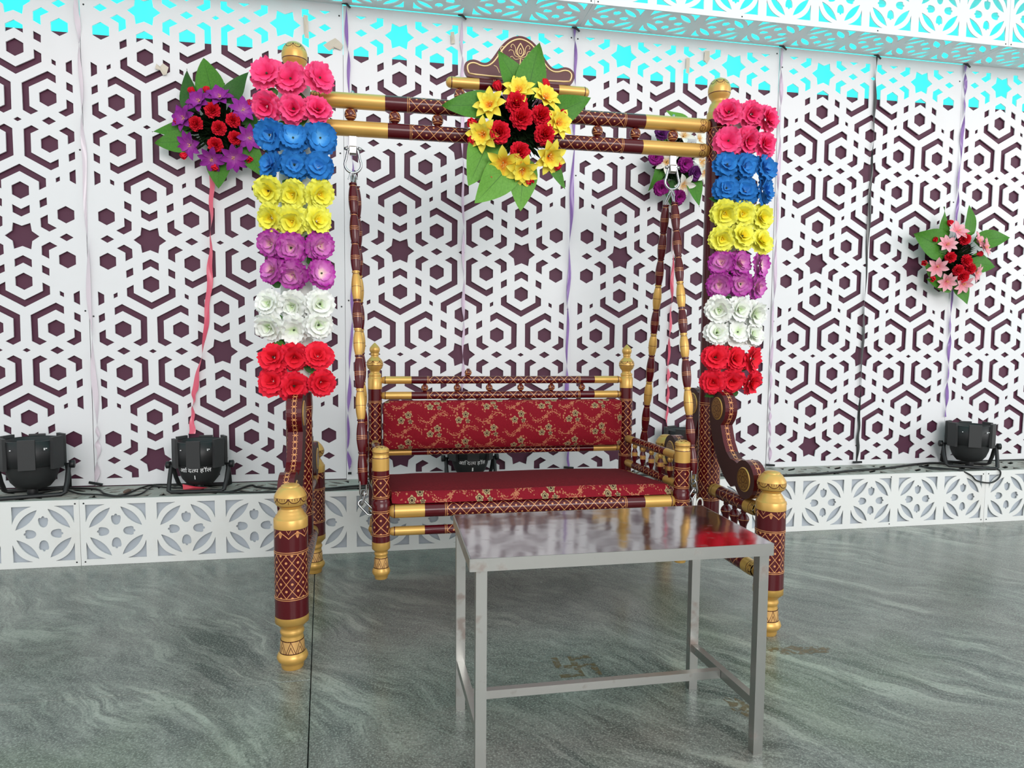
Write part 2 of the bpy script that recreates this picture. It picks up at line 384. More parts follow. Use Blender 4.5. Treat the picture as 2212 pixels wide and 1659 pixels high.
# plate with holes via a filled 2D curve
def plate_mesh(name, outer, holes, th, mats):
    cu = bpy.data.curves.new('tmp', 'CURVE'); cu.dimensions = '2D'; cu.fill_mode = 'BOTH'; cu.extrude = th/2
    for poly in [outer]+holes:
        sp_ = cu.splines.new('POLY'); sp_.points.add(len(poly)-1)
        for p_, q_ in zip(sp_.points, poly): p_.co = (q_[0], q_[1], 0, 1)
        sp_.use_cyclic_u = True
    o = bpy.data.objects.new('tmp', cu); C.objects.link(o)
    me = bpy.data.meshes.new_from_object(o); me.name = name
    bpy.data.objects.remove(o); bpy.data.curves.remove(cu)
    me.transform(Matrix.Rotation(pi/2, 4, 'X')); me.materials.clear()
    for mt in mats: me.materials.append(mt)
    me.update(); return me
def clip_half(poly, axis, val, keep_less):
    """split a simple polygon by an axis line and keep one side, returned as separate loops"""
    sgn = 1 if keep_less else -1
    d = [sgn*(p[axis]-val) for p in poly]
    if all(q <= 1e-9 for q in d): return [poly]
    if all(q >= -1e-9 for q in d): return []
    n = len(poly); pts = []; cross = []
    for i in range(n):
        a, b_ = poly[i], poly[(i+1) % n]; da, db = d[i], d[(i+1) % n]
        if da <= 0: pts.append((a, False))
        if (da < 0 < db) or (db < 0 < da) or (da == 0 and db > 0) or (db == 0 and da > 0):
            t_ = da/(da-db); p = (a[0]+(b_[0]-a[0])*t_, a[1]+(b_[1]-a[1])*t_)
            if not (da == 0 or db == 0): pts.append((p, True))
    idx = [i for i, q in enumerate(pts) if q[1]]
    if len(idx) <= 2: return [[q[0] for q in pts]]
    o = 1-axis; srt = sorted(idx, key=lambda i: pts[i][0][o]); pair = {}
    for k in range(0, len(srt)-1, 2): pair[srt[k]] = srt[k+1]; pair[srt[k+1]] = srt[k]
    out = []; used = set(); N = len(pts)
    nxt_inside = {}
    for start in idx:
        if start in used: continue
        # exit points are crossings whose next point is also a crossing partner; walk forward from entries
        nx = (start+1) % N
        if pts[nx][1] and (start, nx) and d: pass
        loop = []; i = start; guard = 0
        # walk only from entering points
        prev = pts[(start-1) % N]
        ent = None
        # entering: the following original vertex is inside
        ent = not pts[nx][1] or (nx in pair and pair[start] != nx and pair.get(nx) != start)
        if not ent: continue
        while guard < 200:
            guard += 1; loop.append(pts[i][0]); used.add(i)
            if pts[i][1] and i != start and (len(loop) > 1):
                j = pair[i]
                if j == start: break
                i = j; loop.append(pts[i][0]); used.add(i)
            i = (i+1) % N
            if i == start: break
        if len(loop) >= 3: out.append(loop)
    return out
def area2(p): return abs(sum(p[i][0]*p[(i+1) % len(p)][1]-p[(i+1) % len(p)][0]*p[i][1] for i in range(len(p)))/2)
def clip_box(poly, x0, x1, y0, y1):
    L = [poly]
    for ax, v, less in ((0, x1, True), (0, x0, False), (1, y1, True), (1, y0, False)):
        L = [q for p in L for q in clip_half(p, ax, v, less)]
    return [p for p in L if len(p) >= 3 and area2(p) > 4e-5]

# ------------------------------------------------------------ floor
fl = thing('floor', '', '', (0, 0, 0), kind='structure')
gb = MB(); gb.box((2, -3.5, -.045), (18, 8, .03)); gb.build('bedding', MT['grout'], fl)
def seam(y): return 1.111-.091*(y+.562)
def slab(poly):
    b_ = MB(); n = len(poly); c_ = Vector((sum(p[0] for p in poly)/n, sum(p[1] for p in poly)/n)); bev = .0016
    def ins(p, d_): v_ = c_-Vector(p); return (p[0]+math.copysign(d_, v_.x), p[1]+math.copysign(d_, v_.y))
    t0 = [(*ins(p, .0014+bev), 0) for p in poly]; t1 = [(*ins(p, .0014), -bev) for p in poly]; t2 = [(*ins(p, .0014), -.03) for p in poly]
    b_.add(t0+t1+t2, [list(range(n))]+[[n+i, n+(i+1) % n, (i+1) % n, i] for i in range(n)]+[[2*n+i, 2*n+(i+1) % n, n+(i+1) % n, n+i] for i in range(n)])
    b_.build('slab', MT['granite'], fl)
ys = [.45, -1.53, -4.2, -7.5]
for i in range(3):
    slab([(-1.9, ys[i+1]), (seam(ys[i+1]), ys[i+1]), (seam(ys[i]), ys[i]), (-1.9, ys[i])])
    slab([(-7, ys[i+1]), (-1.9, ys[i+1]), (-1.9, ys[i]), (-7, ys[i])])
ys = [.45, -2.75, -7.5]
for i in range(2):
    slab([(seam(ys[i+1]), ys[i+1]), (5.45, ys[i+1]), (5.45, ys[i]), (seam(ys[i]), ys[i])])
    slab([(5.45, ys[i+1]), (11, ys[i+1]), (11, ys[i]), (5.45, ys[i])])
# faded swastika and smears of old floor paint
def flat(name, polys, mat, z=.0006):
    b_ = MB()
    for p in polys: b_.add([(q[0], q[1], z) for q in p], [list(range(len(p)))])
    return b_.build(name, mat, fl)
a_, q_ = .068, .011
def rect(x0, y0, x1, y1): return [(2.038+x0, -1.582+y0), (2.038+x1, -1.582+y0), (2.038+x1, -1.582+y1), (2.038+x0, -1.582+y1)]
L_(flat('paint_mark', [rect(-a_, -q_, a_, q_), rect(-q_, q_, q_, a_), rect(-q_, -a_, q_, -q_), rect(q_, a_-2*q_, a_, a_), rect(-a_, -a_, -q_, -a_+2*q_), rect(-a_, q_, -a_+2*q_, a_), rect(a_-2*q_, -a_, a_, -q_)], MT['worn_brown_paint']), 'faded brown painted swastika on the floor')
for cx, cy, rx, ry, s_ in ((2.84, -1.60, .115, .030, 3), (2.44, -1.90, .03, .05, 5)):
    random.seed(s_); pts = []
    for k in range(26):
        an = 2*pi*k/26; rr_ = 1+random.uniform(-.28, .25); pts.append((cx+rx*rr_*cos(an), cy+ry*rr_*sin(an)-(cos(an))*.012))
    flat('paint_smear', [pts], MT['worn_brown_paint'])

# ------------------------------------------------------------ back wall of cut-out sheets
ZB, ZT, PW, MG = .3106, 2.7536, 1.22, .040
Pv, cst = 1.0946, .3272; st = cst/(Pv/2/sqrt(3)); v0 = .1253
def rot(p, a): return (p[0]*cos(a)-p[1]*sin(a), p[0]*sin(a)+p[1]*cos(a))
def motif():
    sh = []
    star = []
    for k in range(12):
        a = k*pi/6; r_ = .0724 if k % 2 == 0 else .0480; star.append((r_*cos(a), r_*sin(a)))
    sh.append(star)
    hexa = [(.0415*cos(pi/2+k*pi/3), .216+.0415*sin(pi/2+k*pi/3)) for k in range(6)]
    hy = .216
    chev = [(0, hy-.1245), (.0362, hy-.1045), (.0362, hy-.0675), (0, hy-.0885), (-.0362, hy-.0675), (-.0362, hy-.1045)]
    U_ = [(.0774, hy+.0035), (.0774, hy+.0443), (0, hy+.089), (-.0774, hy+.0443), (-.0774, hy+.0035), (-.1083, hy+.0215), (-.1083, hy+.060), (0, hy+.1235), (.1083, hy+.060), (.1083, hy+.0215)]
    rh = [(.1865+.030, 0), (.1865, .0185), (.1865-.030, 0), (.1865, -.0185)]
    for k in range(6):
        a = k*pi/3
        for q in (hexa, chev, U_, rh): sh.append([rot(p, a) for p in q])
    return sh
sh = motif(); aL = Pv/sqrt(3)
small = [(.0175, 0), (0, .0105), (-.0175, 0), (0, -.0105)]
holes = []
W_, H_ = PW-.0015, ZT-ZB
for i in range(-3, 4):
    for j in range(-6, 8):
        if (i+j) % 2: continue
        cx, cy = i*aL/2, v0+Pv/2*(j+1)      # i even <-> row B
        for q in sh: holes += clip_box([((p[0]+cx)*st+PW/2, p[1]+cy) for p in q], MG, PW-MG, .036, H_-.046)
        for an in (0, pi/3, 2*pi/3):
            ox, oy = aL/2*cos(an), aL/2*sin(an)
            holes += clip_box([((rot(p, an)[0]+cx+ox)*st+PW/2, rot(p, an)[1]+cy+oy) for p in small], MG, PW-MG, .036, H_-.046)
panel_me = plate_mesh('lattice_panel', [(0, 0), (W_, 0), (W_, H_), (0, H_)], holes, .006, [MT['white_board']])
wall = thing('wall_back', '', '', (0, 0, 0), kind='structure')
DV = [.0079, .0055, -.0077, -.0066, -.0074, .0084]; DX = [-.0026, .003, .0042, -.0071, .0028, -.0004]
for k in range(-4, 8):
    dv = DV[k+1] if -1 <= k <= 4 else .0; dx = DX[k+1] if -1 <= k <= 4 else .0
    link('lattice_panel', panel_me, wall, (k*PW+dx*.2, .003, ZB+dv*.8))
scr = MB()
for k in range(-1, 6):
    for z in (.40, 1.2, 1.98, 2.66):
        for dx in (-.018, .018):
            if random.random() < .6: scr.lathe([('a', [(0, .0045), (.0016, .0035), (.0017, 0)])], (k*PW+dx, -.0002, z+random.uniform(-.06, .06)), (k*PW+dx, -1, z), 8, ['a'])
sco = scr.build('screws', MT['blk2'], wall); sco['kind'] = 'stuff'

# cloth and translucent sheet behind the cut-outs
def curtain(name, x0, x1, z0, z1, y, amp, nx, mat, label, cat, seed, nz=10):
    random.seed(seed); b_ = MB(); ph = [random.uniform(0, 6) for _ in range(4)]; vs = []; us = []
    for j in range(nz+1):
        for i in range(nx+1):
            X = x0+(x1-x0)*i/nx; Z = z0+(z1-z0)*j/nz
            vs.append((X, y+amp*(sin(X*3.1+ph[0])+.6*sin(X*7.7+ph[1]+Z)+.3*sin(X*17+ph[2])), Z))
    fs = [[j*(nx+1)+i, j*(nx+1)+i+1, (j+1)*(nx+1)+i+1, (j+1)*(nx+1)+i] for j in range(nz) for i in range(nx)]
    b_.add(vs, fs, 0, None, True); return tag(b_.build(name, mat), label, cat)
curtain('backdrop_cloth', -4.9, 9.8, .25, 2.5075, .0125, .0012, 200, MT['plum'], 'dark plum cloth stretched behind the white cut-out wall panels', 'cloth', 3)
curtain('backdrop_sheet', -5.4, 10.4, 2.30, 3.9, .040, .004, 120, MT['cyan'], 'turquoise translucent sheet glowing behind the top of the white panels', 'sheet', 4)

rf = curtain('ceiling', -5.4, 10.4, 0, 1, 0, .0, 20, MT['cyan'], 'x', 'x', 5, 2)
for v_ in rf.data.vertices: v_.co.y, v_.co.z = .04-1.3*v_.co.z, 3.9+.25*v_.co.z
del rf['label']; del rf['category']; rf['kind'] = 'structure'

# ------------------------------------------------------------ ledge and overhead box (same tiled board)
TP = .3045; BH_ = .3095; BWD = TP*8
def tile_holes():
    g = .128; out = []
    def arc(cx, cy, r, a0, a1, n): return [(cx+r*cos(a0+(a1-a0)*k/n), cy+r*sin(a0+(a1-a0)*k/n)) for k in range(n+1)]
    # work in the top-left quadrant then rotate by 90 degrees
    def lens(p, q, bulge, n=8):
        P, Q = Vector(p), Vector(q); d = Q-P; nn = Vector((-d.y, d.x)).normalized(); L = []
        for k in range(n+1):
            t_ = k/n; L.append(P+d*t_+nn*bulge*4*t_*(1-t_))
        for k in range(1, n):
            t_ = 1-k/n; L.append(P+d*t_-nn*bulge*4*t_*(1-t_))
        return [tuple(v_) for v_ in L]
    len_ = lens((-.19*g, .87*g), (-.90*g, .16*g), .135*g)
    P, Q = Vector((-.36*g, g)), Vector((-g, .36*g)); d = Q-P; nn = Vector((-d.y, d.x)).normalized()
    if nn.dot(Vector((-1, 1))) < 0: nn = -nn
    tri = [(-g, g)]+[tuple(P+d*(k/8)+nn*.13*g*4*(k/8)*(1-k/8)) for k in range(9)]
    pet = []
    for k in range(9):
        a = pi+pi*k/8; pet.append((.155*g*cos(a), .43*g+.20*g*sin(a)))
    pet += [(.165*g, .50*g), (.145*g, .57*g), (.085*g, .585*g), (.06*g, .57*g), (.035*g, .625*g), (0, .645*g), (-.035*g, .625*g), (-.06*g, .57*g), (-.085*g, .585*g), (-.145*g, .57*g), (-.165*g, .50*g)]
    for k in range(4):
        a = k*pi/2
        for q in (len_, tri, pet): out.append([rot(p, a) for p in q])
    return out
th_ = tile_holes(); bh = []
for k in range(8):
    for q in th_: bh.append([(p[0]+TP*(k+.5), p[1]+BH_/2+.002) for p in q])
def bmesh_(mt): return plate_mesh('tiled_board', [(0.0008, 0), (BWD-.0008, 0), (BWD-.0008, BH_), (0.0008, BH_)], bh, .006, [mt])
front_me = bmesh_(MT['base_board']); top_me = bmesh_(MT['dusty_board']); white_me = bmesh_(MT['white_board'])
ledge = thing('trim_1', '', '', (0, 0, 0), kind='structure')
canopy = thing('trim_2', '', '', (0, 0, 0), kind='structure')
for k in range(-2, 4):
    link('front_board', front_me, ledge, (.042+BWD*k, -.279, .0005))
    o = link('top_board', top_me, ledge, (.042+BWD*k, -.276, .3073)); o.rotation_euler = (-pi/2, 0, 0); o.scale = (1, 1, .868)
    link('fascia_board', white_me, canopy, (.026+BWD*k, -.283, 2.739))
    o = link('soffit_board', white_me, canopy, (.026+BWD*k, -.280, 2.7535)); o.rotation_euler = (-pi/2, 0, 0); o.scale = (1, 1, .89)
for k in range(-1, 3):    # the boards lie flat: their height runs along +Y
    pass
for o in list(ledge.children)+list(canopy.children):
    if o.name.startswith(('top_board', 'soffit_board')): o.scale = (1, 1, .895); o.rotation_euler = (radians(-90), 0, 0)
b_ = MB(); b_.box((2.5, -.268, .153), (14.6, .004, .300)); b_.build('backing_board', MT['grey_backing'], ledge)
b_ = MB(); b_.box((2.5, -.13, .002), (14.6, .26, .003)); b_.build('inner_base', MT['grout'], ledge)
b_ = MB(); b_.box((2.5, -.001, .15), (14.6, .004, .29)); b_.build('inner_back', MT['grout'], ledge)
b_ = MB()
for k in range(0, 3):
    for z in (.018, .292):
        for x_ in (.018, -.018, .9, 1.8): b_.lathe([('a', [(0, .004), (.0014, .003), (.0015, 0)])], (.042+BWD*k+x_, -.2822, z), (.042+BWD*k+x_, -1, z), 8, ['a'])
        for x_ in (.018, -.018, .8, 1.6): b_.lathe([('a', [(0, .004), (.0014, .003), (.0015, 0)])], (.026+BWD*k+x_, -.2862, 2.739+.012), (.026+BWD*k+x_, -1, 2.751), 8, ['a'])
so_ = b_.build('screws', MT['blk2'], ledge); so_['kind'] = 'stuff'
# upper closing board of the overhead box, out of the frame
b_ = MB(); b_.box((2.5, -.14, 3.052), (14.6, .29, .006)); b_.build('top_board', MT['white_board'], canopy)

# ------------------------------------------------------------ swing frame
fr_ = thing('swing_stand', 'maroon and gold turned wooden swing stand with crested twin top beams', 'swing stand', (1.95, -.98, 0))
def ring(z, r): return ('cop', [(z-.0012, r), (z-.0012, r+.0006), (z+.0012, r+.0006), (z+.0012, r)])
def dring(z, r): return ('dk', [(z-.0012, r+.0002), (z+.0012, r+.0002)])
k_ = 1.03
leg_prof = [('gold', [(0, .033), (.006, .0355), (.014, .0355), (.018, .037), (.026, .045), (.036, .049), (.046, .046), (.054, .040)]),
    ('zz', [(.055, .0395), (.096, .0365)]),
    ('gold', [(.0965, .0355), (.106, .034), (.110, .0335), (.115, .0365), (.120, .0378), (.126, .0365), (.131, .034), (.136, .0355), (.144, .043), (.152, .050), (.153, .0525), (.176, .0525)]),
    ('mar', [(.176, .052), (.236, .052)]), ring(.236, .052), ('mar', [(.2372, .052), (.2405, .052)]), ring(.2415, .052),
    ('latL', [(.2427, .052), (.3826, .052)]), ring(.3836, .052), ('mar', [(.3848, .052), (.388, .052)]), ring(.389, .052),
    ('fr', [(.390, .052), (.461, .052)]),
    ('gold', [(.461, .0525), (.489, .0525), (.491, .051), (.492, .048), (.499, .0465), (.503, .042), (.509, .040), (.515, .036), (.519, .033), (.523, .033), (.527, .036), (.532, .0425)]),
    ('dk', [(.532, .0427), (.534, .0445)]), ('sc', [(.534, .0446), (.542, .0485), (.551, .0505), (.560, .0500)]),
    ('gold', [(.560, .0500), (.566, .048), (.576, .0425), (.585, .036), (.589, .031), (.5905, .028), (.5925, .029), (.5945, .027), (.598, .018), (.600, .0)])]
for X_, Y_ in ((1.132, -1.43), (1.105, -.53), (2.795, -1.455), (2.790, -.53)):
    part_lathe('leg', leg_prof, (X_, Y_, 0), (X_, Y_, 1), fr_, 36)
def post_prof(z0):
    return [('mar', [(z0, .035), (z0+.004, .044), (z0+.012, .048), (.385, .048)]), ring(.386, .048), ('mar', [(.3872, .048), (.392, .048)]), ring(.393, .048),
        ('latP', [(.3945, .048), (.792, .048)]), ring(.7932, .048), ('mar', [(.7944, .048), (.800, .048)]), ring(.801, .048),
        ('mar', [(.802, .048), (1.80, .048)]), ('latP', [(1.80, .048), (1.935, .048)]), ring(1.936, .048), ('mar', [(1.937, .048), (1.972, .048)]),
        ('gold', [(1.972, .0485), (2.000, .0485), (2.004, .047), (2.012, .043), (2.026, .041), (2.040, .036), (2.044, .0305), (2.052, .0305), (2.058, .032), (2.068, .040), (2.078, .0440)]),
        ('dk', [(2.078, .0442), (2.081, .0450)]), ('gold', [(2.081, .0450), (2.095, .0462), (2.104, .0455)]), ('sc', [(2.104, .0455), (2.116, .042), (2.126, .037), (2.130, .034)]),
        ('gold', [(2.130, .034), (2.138, .026), (2.144, .014), (2.147, 0)])]
for X_, z0 in ((1.105, .300), (2.792, .300)):
    part_lathe('post', post_prof(z0), (X_, -.98, 0), (X_, -.98, 1), fr_, 36)
def beam_segs(L, r, g, mr, lat, tip=.0, dome=True):
    s_ = []
    if dome: s_ += [('gold', [(0, 0), (.003, r*.55), (.010, r*.85), (.020, r)]), ('dk', [(.020, r*1.01), (.0235, r*1.01)]), ('gold', [(.0235, r), (g, r)])]
    else: s_ += [('gold', [(0, r*.8), (.012, r*.8), (.014, r*.95)]), ('scs', [(.014, r), (.052, r)]), ('gold', [(.052, r), (g, r)])]
    s_ += [('mar', [(g, r), (g+mr, r)]), ring(g+mr+.0012, r), ('mar', [(g+mr+.0024, r), (g+mr+.006, r)]), ring(g+mr+.0072, r), (lat, [(g+mr+.0085, r), (L-g-mr-.0085, r)]),
        ring(L-g-mr-.0072, r), ('mar', [(L-g-mr-.006, r), (L-g-mr-.0024, r)]), ring(L-g-mr-.0012, r), ('mar', [(L-g-mr, r), (L-g, r)])]
    if dome: s_ += [('gold', [(L-g, r), (L-.0235, r)]), ('dk', [(L-.0235, r*1.01), (L-.020, r*1.01)]), ('gold', [(L-.020, r), (L-.010, r*.85), (L-.003, r*.55), (L, 0)])]
    else: s_ += [('gold', [(L-g, r), (L-.052, r)]), ('scs', [(L-.052, r), (L-.014, r)]), ('gold', [(L-.014, r*.95), (L-.012, r*.8), (L, r*.8)])]
    return s_
xa, xb = 1.152, 2.746
for z_ in (1.949, 1.848):
    g_ = .28 if z_ > 1.9 else .29
    part_lathe('beam', beam_segs(xb-xa, .0285, g_, .082, 'latB', dome=False), (xa, -.98, z_), (xb, -.98, z_), fr_, 32)
bead_segs = [('mar', [(0, .008), (.004, .010)]), ('bead', [(.004, .011), (.008, .017), (.016, .0215), (.024, .0225), (.032, .0215), (.040, .017), (.044, .011)]), ('mar', [(.044, .010), (.048, .008)])]
for X_ in (1.304, 1.468, 1.630, 1.790, 1.950, 2.110, 2.269, 2.429, 2.591):
    shared_lathe('bead', 'bead', bead_segs, fr_, (X_, -.98, 1.8745))
for X_ in (1.715, 2.182):
    shared_lathe('bead', 'bead', bead_segs, fr_, (X_, -.98, 1.9755))
part_lathe('crest_rail', beam_segs(.572, .0215, .128, .055, 'latR', dome=True), (1.661, -.98, 2.0455), (2.233, -.98, 2.0455), fr_, 28)
# crest board
cr = [(-.198, .012), (-.212, .024), (-.22, .045), (-.218, .064), (-.204, .078), (-.184, .083), (-.167, .080), (-.153, .074), (-.133, .073), (-.115, .086), (-.098, .110), (-.078, .140), (-.053, .166), (-.027, .181), (0, .187)]
full = cr+[(-p[0], p[1]) for p in reversed(cr[:-1])]
def smooth_loop(pts, it=2):
    for _ in range(it):
        n = len(pts); o = []
        for i in range(n):
            a, b2 = Vector(pts[i]), Vector(pts[(i+1) % n]); o += [tuple(a*.75+b2*.25), tuple(a*.25+b2*.75)]
        pts = o
    return pts
outl = smooth_loop(full, 2)
me = plate_mesh('crest_board', outl, [], .018, [MT['mar']]); cb = link('crest_board', me, fr_, (-.0, 0.0, 2.052))
def inset(pts, d_):
    n = len(pts); o = []; A = sum(pts[i][0]*pts[(i+1) % n][1]-pts[(i+1) % n][0]*pts[i][1] for i in range(n))
    sg = 1 if A > 0 else -1
    for i in range(n):
        t_ = (Vector(pts[(i+1) % n])-Vector(pts[i-1])).normalized(); nn = Vector((-t_.y, t_.x))*sg; o.append(tuple(Vector(pts[i])+nn*d_))
    return o
def inlay(bm_, pts2, r, closed=False, y=-.0095): bm_.tube([(p[0], y, p[1]) for p in pts2], r, 6, 0, closed)
b_ = MB(); inlay(b_, inset(outl, .0125), .0032, True)
L_(b_.build('border_line', MT['inlay'], cb), 'cream gold border line')
b_ = MB()
def sp(cx, cy, pts, r=.0013):
    for sx_ in (1, -1): 
        pp = [(sx_*p[0]+cx, p[1]+cy) for p in pts]
        # catmull-rom
        q = []
        P_ = [pp[0]]+pp+[pp[-1]]
        for i in range(1, len(P_)-2):
            for k in range(5):
                t_ = k/5; a, b2, c_, d_ = [Vector(v_) for v_ in P_[i-1:i+3]]
                q.append(tuple(.5*((2*b2)+(-a+c_)*t_+(2*a-5*b2+4*c_-d_)*t_*t_+(-a+3*b2-3*c_+d_)*t_**3)))
        q.append(pp[-1]); inlay(b_, q, r)
sp(0, .100, [(0, .058), (.010, .040), (.014, .026), (.008, .012), (0, .006)], .0022)      # flame bud
sp(0, .100, [(0, .040), (.005, .028), (.004, .020), (0, .018)], .0012)
sp(0, .100, [(.004, .008), (.018, .020), (.020, .040), (.030, .052), (.038, .044), (.034, .038)])
sp(0, .100, [(.004, .004), (.022, .010), (.028, .026), (.040, .030), (.046, .024)])
sp(0, .100, [(.002, .000), (.020, -.004), (.032, .006), (.040, .002)])
sp(0, .100, [(0, .004), (.002, -.020), (.004, -.040), (.014, -.058), (.020, -.066)])
sp(0, .100, [(.060, .036), (.072, .040), (.078, .030), (.070, .014), (.082, .002), (.090, .010)])
sp(0, .100, [(.022, -.026), (.034, -.040), (.050, -.034), (.060, -.022), (.070, -.030)])
sp(0, .100, [(.082, -.060), (.092, -.040), (.104, -.034)])
L_(b_.build('lotus_inlay', MT['inlay'], cb), 'cream gold lotus drawing')
# end frames: rails, balusters, scroll brackets
bal_segs = [('mar', [(0, .009), (.02, .012), (.05, .016), (.062, .013)]), ('cop', [(.062, .0145), (.066, .0145)]), ('mar', [(.066, .013), (.072, .0125)]), ('cop', [(.072, .0145), (.076, .0145)]),
    ('mar', [(.076, .0125), (.095, .0115), (.115, .012), (.125, .0145), (.134, .019), (.142, .0215)]), ('cop', [(.142, .0218), (.144, .0218)]), ('mar', [(.144, .0215), (.152, .0195), (.160, .014), (.164, .010), (.166, .0085), (.170, .0105), (.178, .0105)])]
def end_rail(L, r):
    return [('gold', [(0, r*.7), (.006, r*.72), (.010, r*.95), (.022, r), (.032, r)]), ('dk', [(.032, r*1.01), (.035, r*1.01)]), ('gold', [(.035, r), (.075, r*1.02)]), ('mar', [(.075, r), (.10, r)]), ('latB', [(.10, r), (L-.10, r)]), ('mar', [(L-.10, r), (L-.075, r)]),
        ('gold', [(L-.075, r*1.02), (L-.035, r)]), ('dk', [(L-.035, r*1.01), (L-.032, r*1.01)]), ('scs', [(L-.032, r), (L-.006, r*.9)]), ('gold', [(L-.006, r*.72), (L, r*.7)])]
def scroll_outline():
    P = []
    def arc(cx, cz, r, a0, a1, n):
        for k in range(n+1):
            a = radians(a0+(a1-a0)*k/n); P.append((cx+r*cos(a), cz+r*sin(a)))
    # coordinates: first = distance out from the post axis, second = height
    P.append((.052, .735)); P.append((.050, .800)); P.append((.058, .838))
    arc(.113, .787, .069, 128, -42, 14)             # top volute
    P.extend([(.146, .722), (.158, .690), (.174, .655), (.198, .622), (.232, .600), (.262, .598)])
    arc(.337, .539, .074, 135, -150, 18)            # bottom volute
    P.extend([(.240, .490), (.205, .507), (.168, .534), (.135, .568), (.108, .604), (.085, .645), (.066, .690)])
    return P
so = scroll_outline()
def bracket(X_, sgn):
    b_ = MB(); n = len(so); o0 = off(fr_); hw = .026
    def P3(p, xx): return Vector((X_+xx, -.98+sgn*p[0], p[1]))-o0
    for xx in (-hw, hw):
        vs = [P3(p, xx) for p in so]; b_.add(vs, [list(range(n))], 1)
    acc = 0
    for i in range(n):
        a, c_ = so[i], so[(i+1) % n]; l_ = (Vector(c_)-Vector(a)).length
        b_.add([P3(a, -hw), P3(a, hw), P3(c_, hw), P3(c_, -hw)], [[0, 1, 2, 3]], 0, [[(0, acc), (1, acc), (1, acc+l_), (0, acc+l_)]]); acc += l_
    br = b_.build('scroll_bracket', [MT['chain'], MT['dmar']], fr_)
    for (cx, cz, r_) in ((.113, .787, .047), (.337, .539, .047)):
        for s2 in (-1, 1):
            m_b = MB(); N = 24; d0 = P3((cx, cz), s2*hw); ctr = d0+Vector((s2*.0035, 0, 0))
            rim = [d0+Vector((s2*.0005, r_*cos(2*pi*k/N), r_*sin(2*pi*k/N))) for k in range(N)]; inn = [ctr+Vector((0, r_*.93*cos(2*pi*k/N), r_*.93*sin(2*pi*k/N))) for k in range(N)]
            uvs = [(cos(2*pi*k/N)*.95, sin(2*pi*k/N)*.95) for k in range(N)]
            m_b.add(rim+inn, [[k, (k+1) % N, N+(k+1) % N, N+k] for k in range(N)], 0, None, True); m_b.add(inn, [list(range(N))], 1, [uvs])
            L_(m_b.build('medallion', [MT['gold'], MT['ros']], br), 'gold rosette disc')
for X_ in (1.110, 2.790):
    for sgn in (-1, 1):
        bracket(X_, sgn); Xl = {(-1, 1.11): 1.132, (1, 1.11): 1.105, (-1, 2.79): 2.795, (1, 2.79): 2.79}[(sgn, X_)]; Yl = {-1: -1.43, 1: -.53}[sgn]
        A = Vector((X_, -.98+sgn*.046, .436)); B = Vector((Xl, Yl-sgn*.050, .436)); part_lathe('side_rail', end_rail((B-A).length, .028), A, B, fr_, 24)
        for dY in (.159, .227, .294):
            shared_lathe('baluster', 'bal', bal_segs, fr_, (X_+(Xl-X_)*dY/.45, -.98+sgn*dY, .231), 18)
    Xf = 1.132 if X_ < 2 else 2.795; Xr = 1.105 if X_ < 2 else 2.79
    A = Vector((Xf, -1.38, .205)); B = Vector((Xr, -.58, .205))
    part_lathe('side_rail', end_rail((A-B).length, .029), B, A, fr_, 24)

# ------------------------------------------------------------ swing bench
bench = thing('swing_bench', 'hanging maroon and gold wooden bench with lattice-painted rails and posts', 'swing bench', (1.97, -.94, .197))
FLx, FRx, BLx, BRx = 1.412, 2.563, 1.383, 2.530; YF, YR = -1.21, -.66
fleg = [('gold', [(.197, .022), (.203, .0235), (.208, .0245), (.215, .030), (.222, .0325), (.230, .031), (.238, .027)]), ('zzs', [(.239, .0268), (.275, .0235)]),
    ('gold', [(.276, .023), (.282, .021), (.287, .0245), (.291, .0245), (.295, .022), (.299, .024), (.306, .031), (.308, .0325), (.334, .0325)]),
    ('mar', [(.334, .0325), (.357, .0325)]), ring(.358, .0325), ('mar', [(.359, .0325), (.363, .0325)]), ring(.364, .0325), ('latS', [(.365, .0325), (.440, .0325)]), ring(.441, .0325), ('mar', [(.442, .0325), (.446, .0325)]), ring(.447, .0325),
    ('mar', [(.448, .0325), (.478, .0325), (.480, .0300), (.492, .0300)]), ring(.493, .030), ('mar', [(.494, .030), (.498, .030)]), ring(.499, .030), ('latS', [(.500, .030), (.564, .030)]), ring(.565, .030), ('mar', [(.566, .030), (.571, .030)]), ring(.572, .030),
    ('mar', [(.573, .030), (.592, .030)]), ('gold', [(.592, .0303), (.636, .0303)]), ('dk', [(.636, .0303), (.639, .0298)]), ('gold', [(.639, .0298), (.644, .0285), (.646, .0265), (.652, .0285), (.656, .0295)]), ('dk', [(.656, .0295), (.658, .0300)]), ('gold', [(.658, .0300), (.668, .0295)]), ('scs', [(.668, .0292), (.674, .022), (.678, .012), (.679, 0)])]
bleg = [s_ for s_ in fleg[:14]]
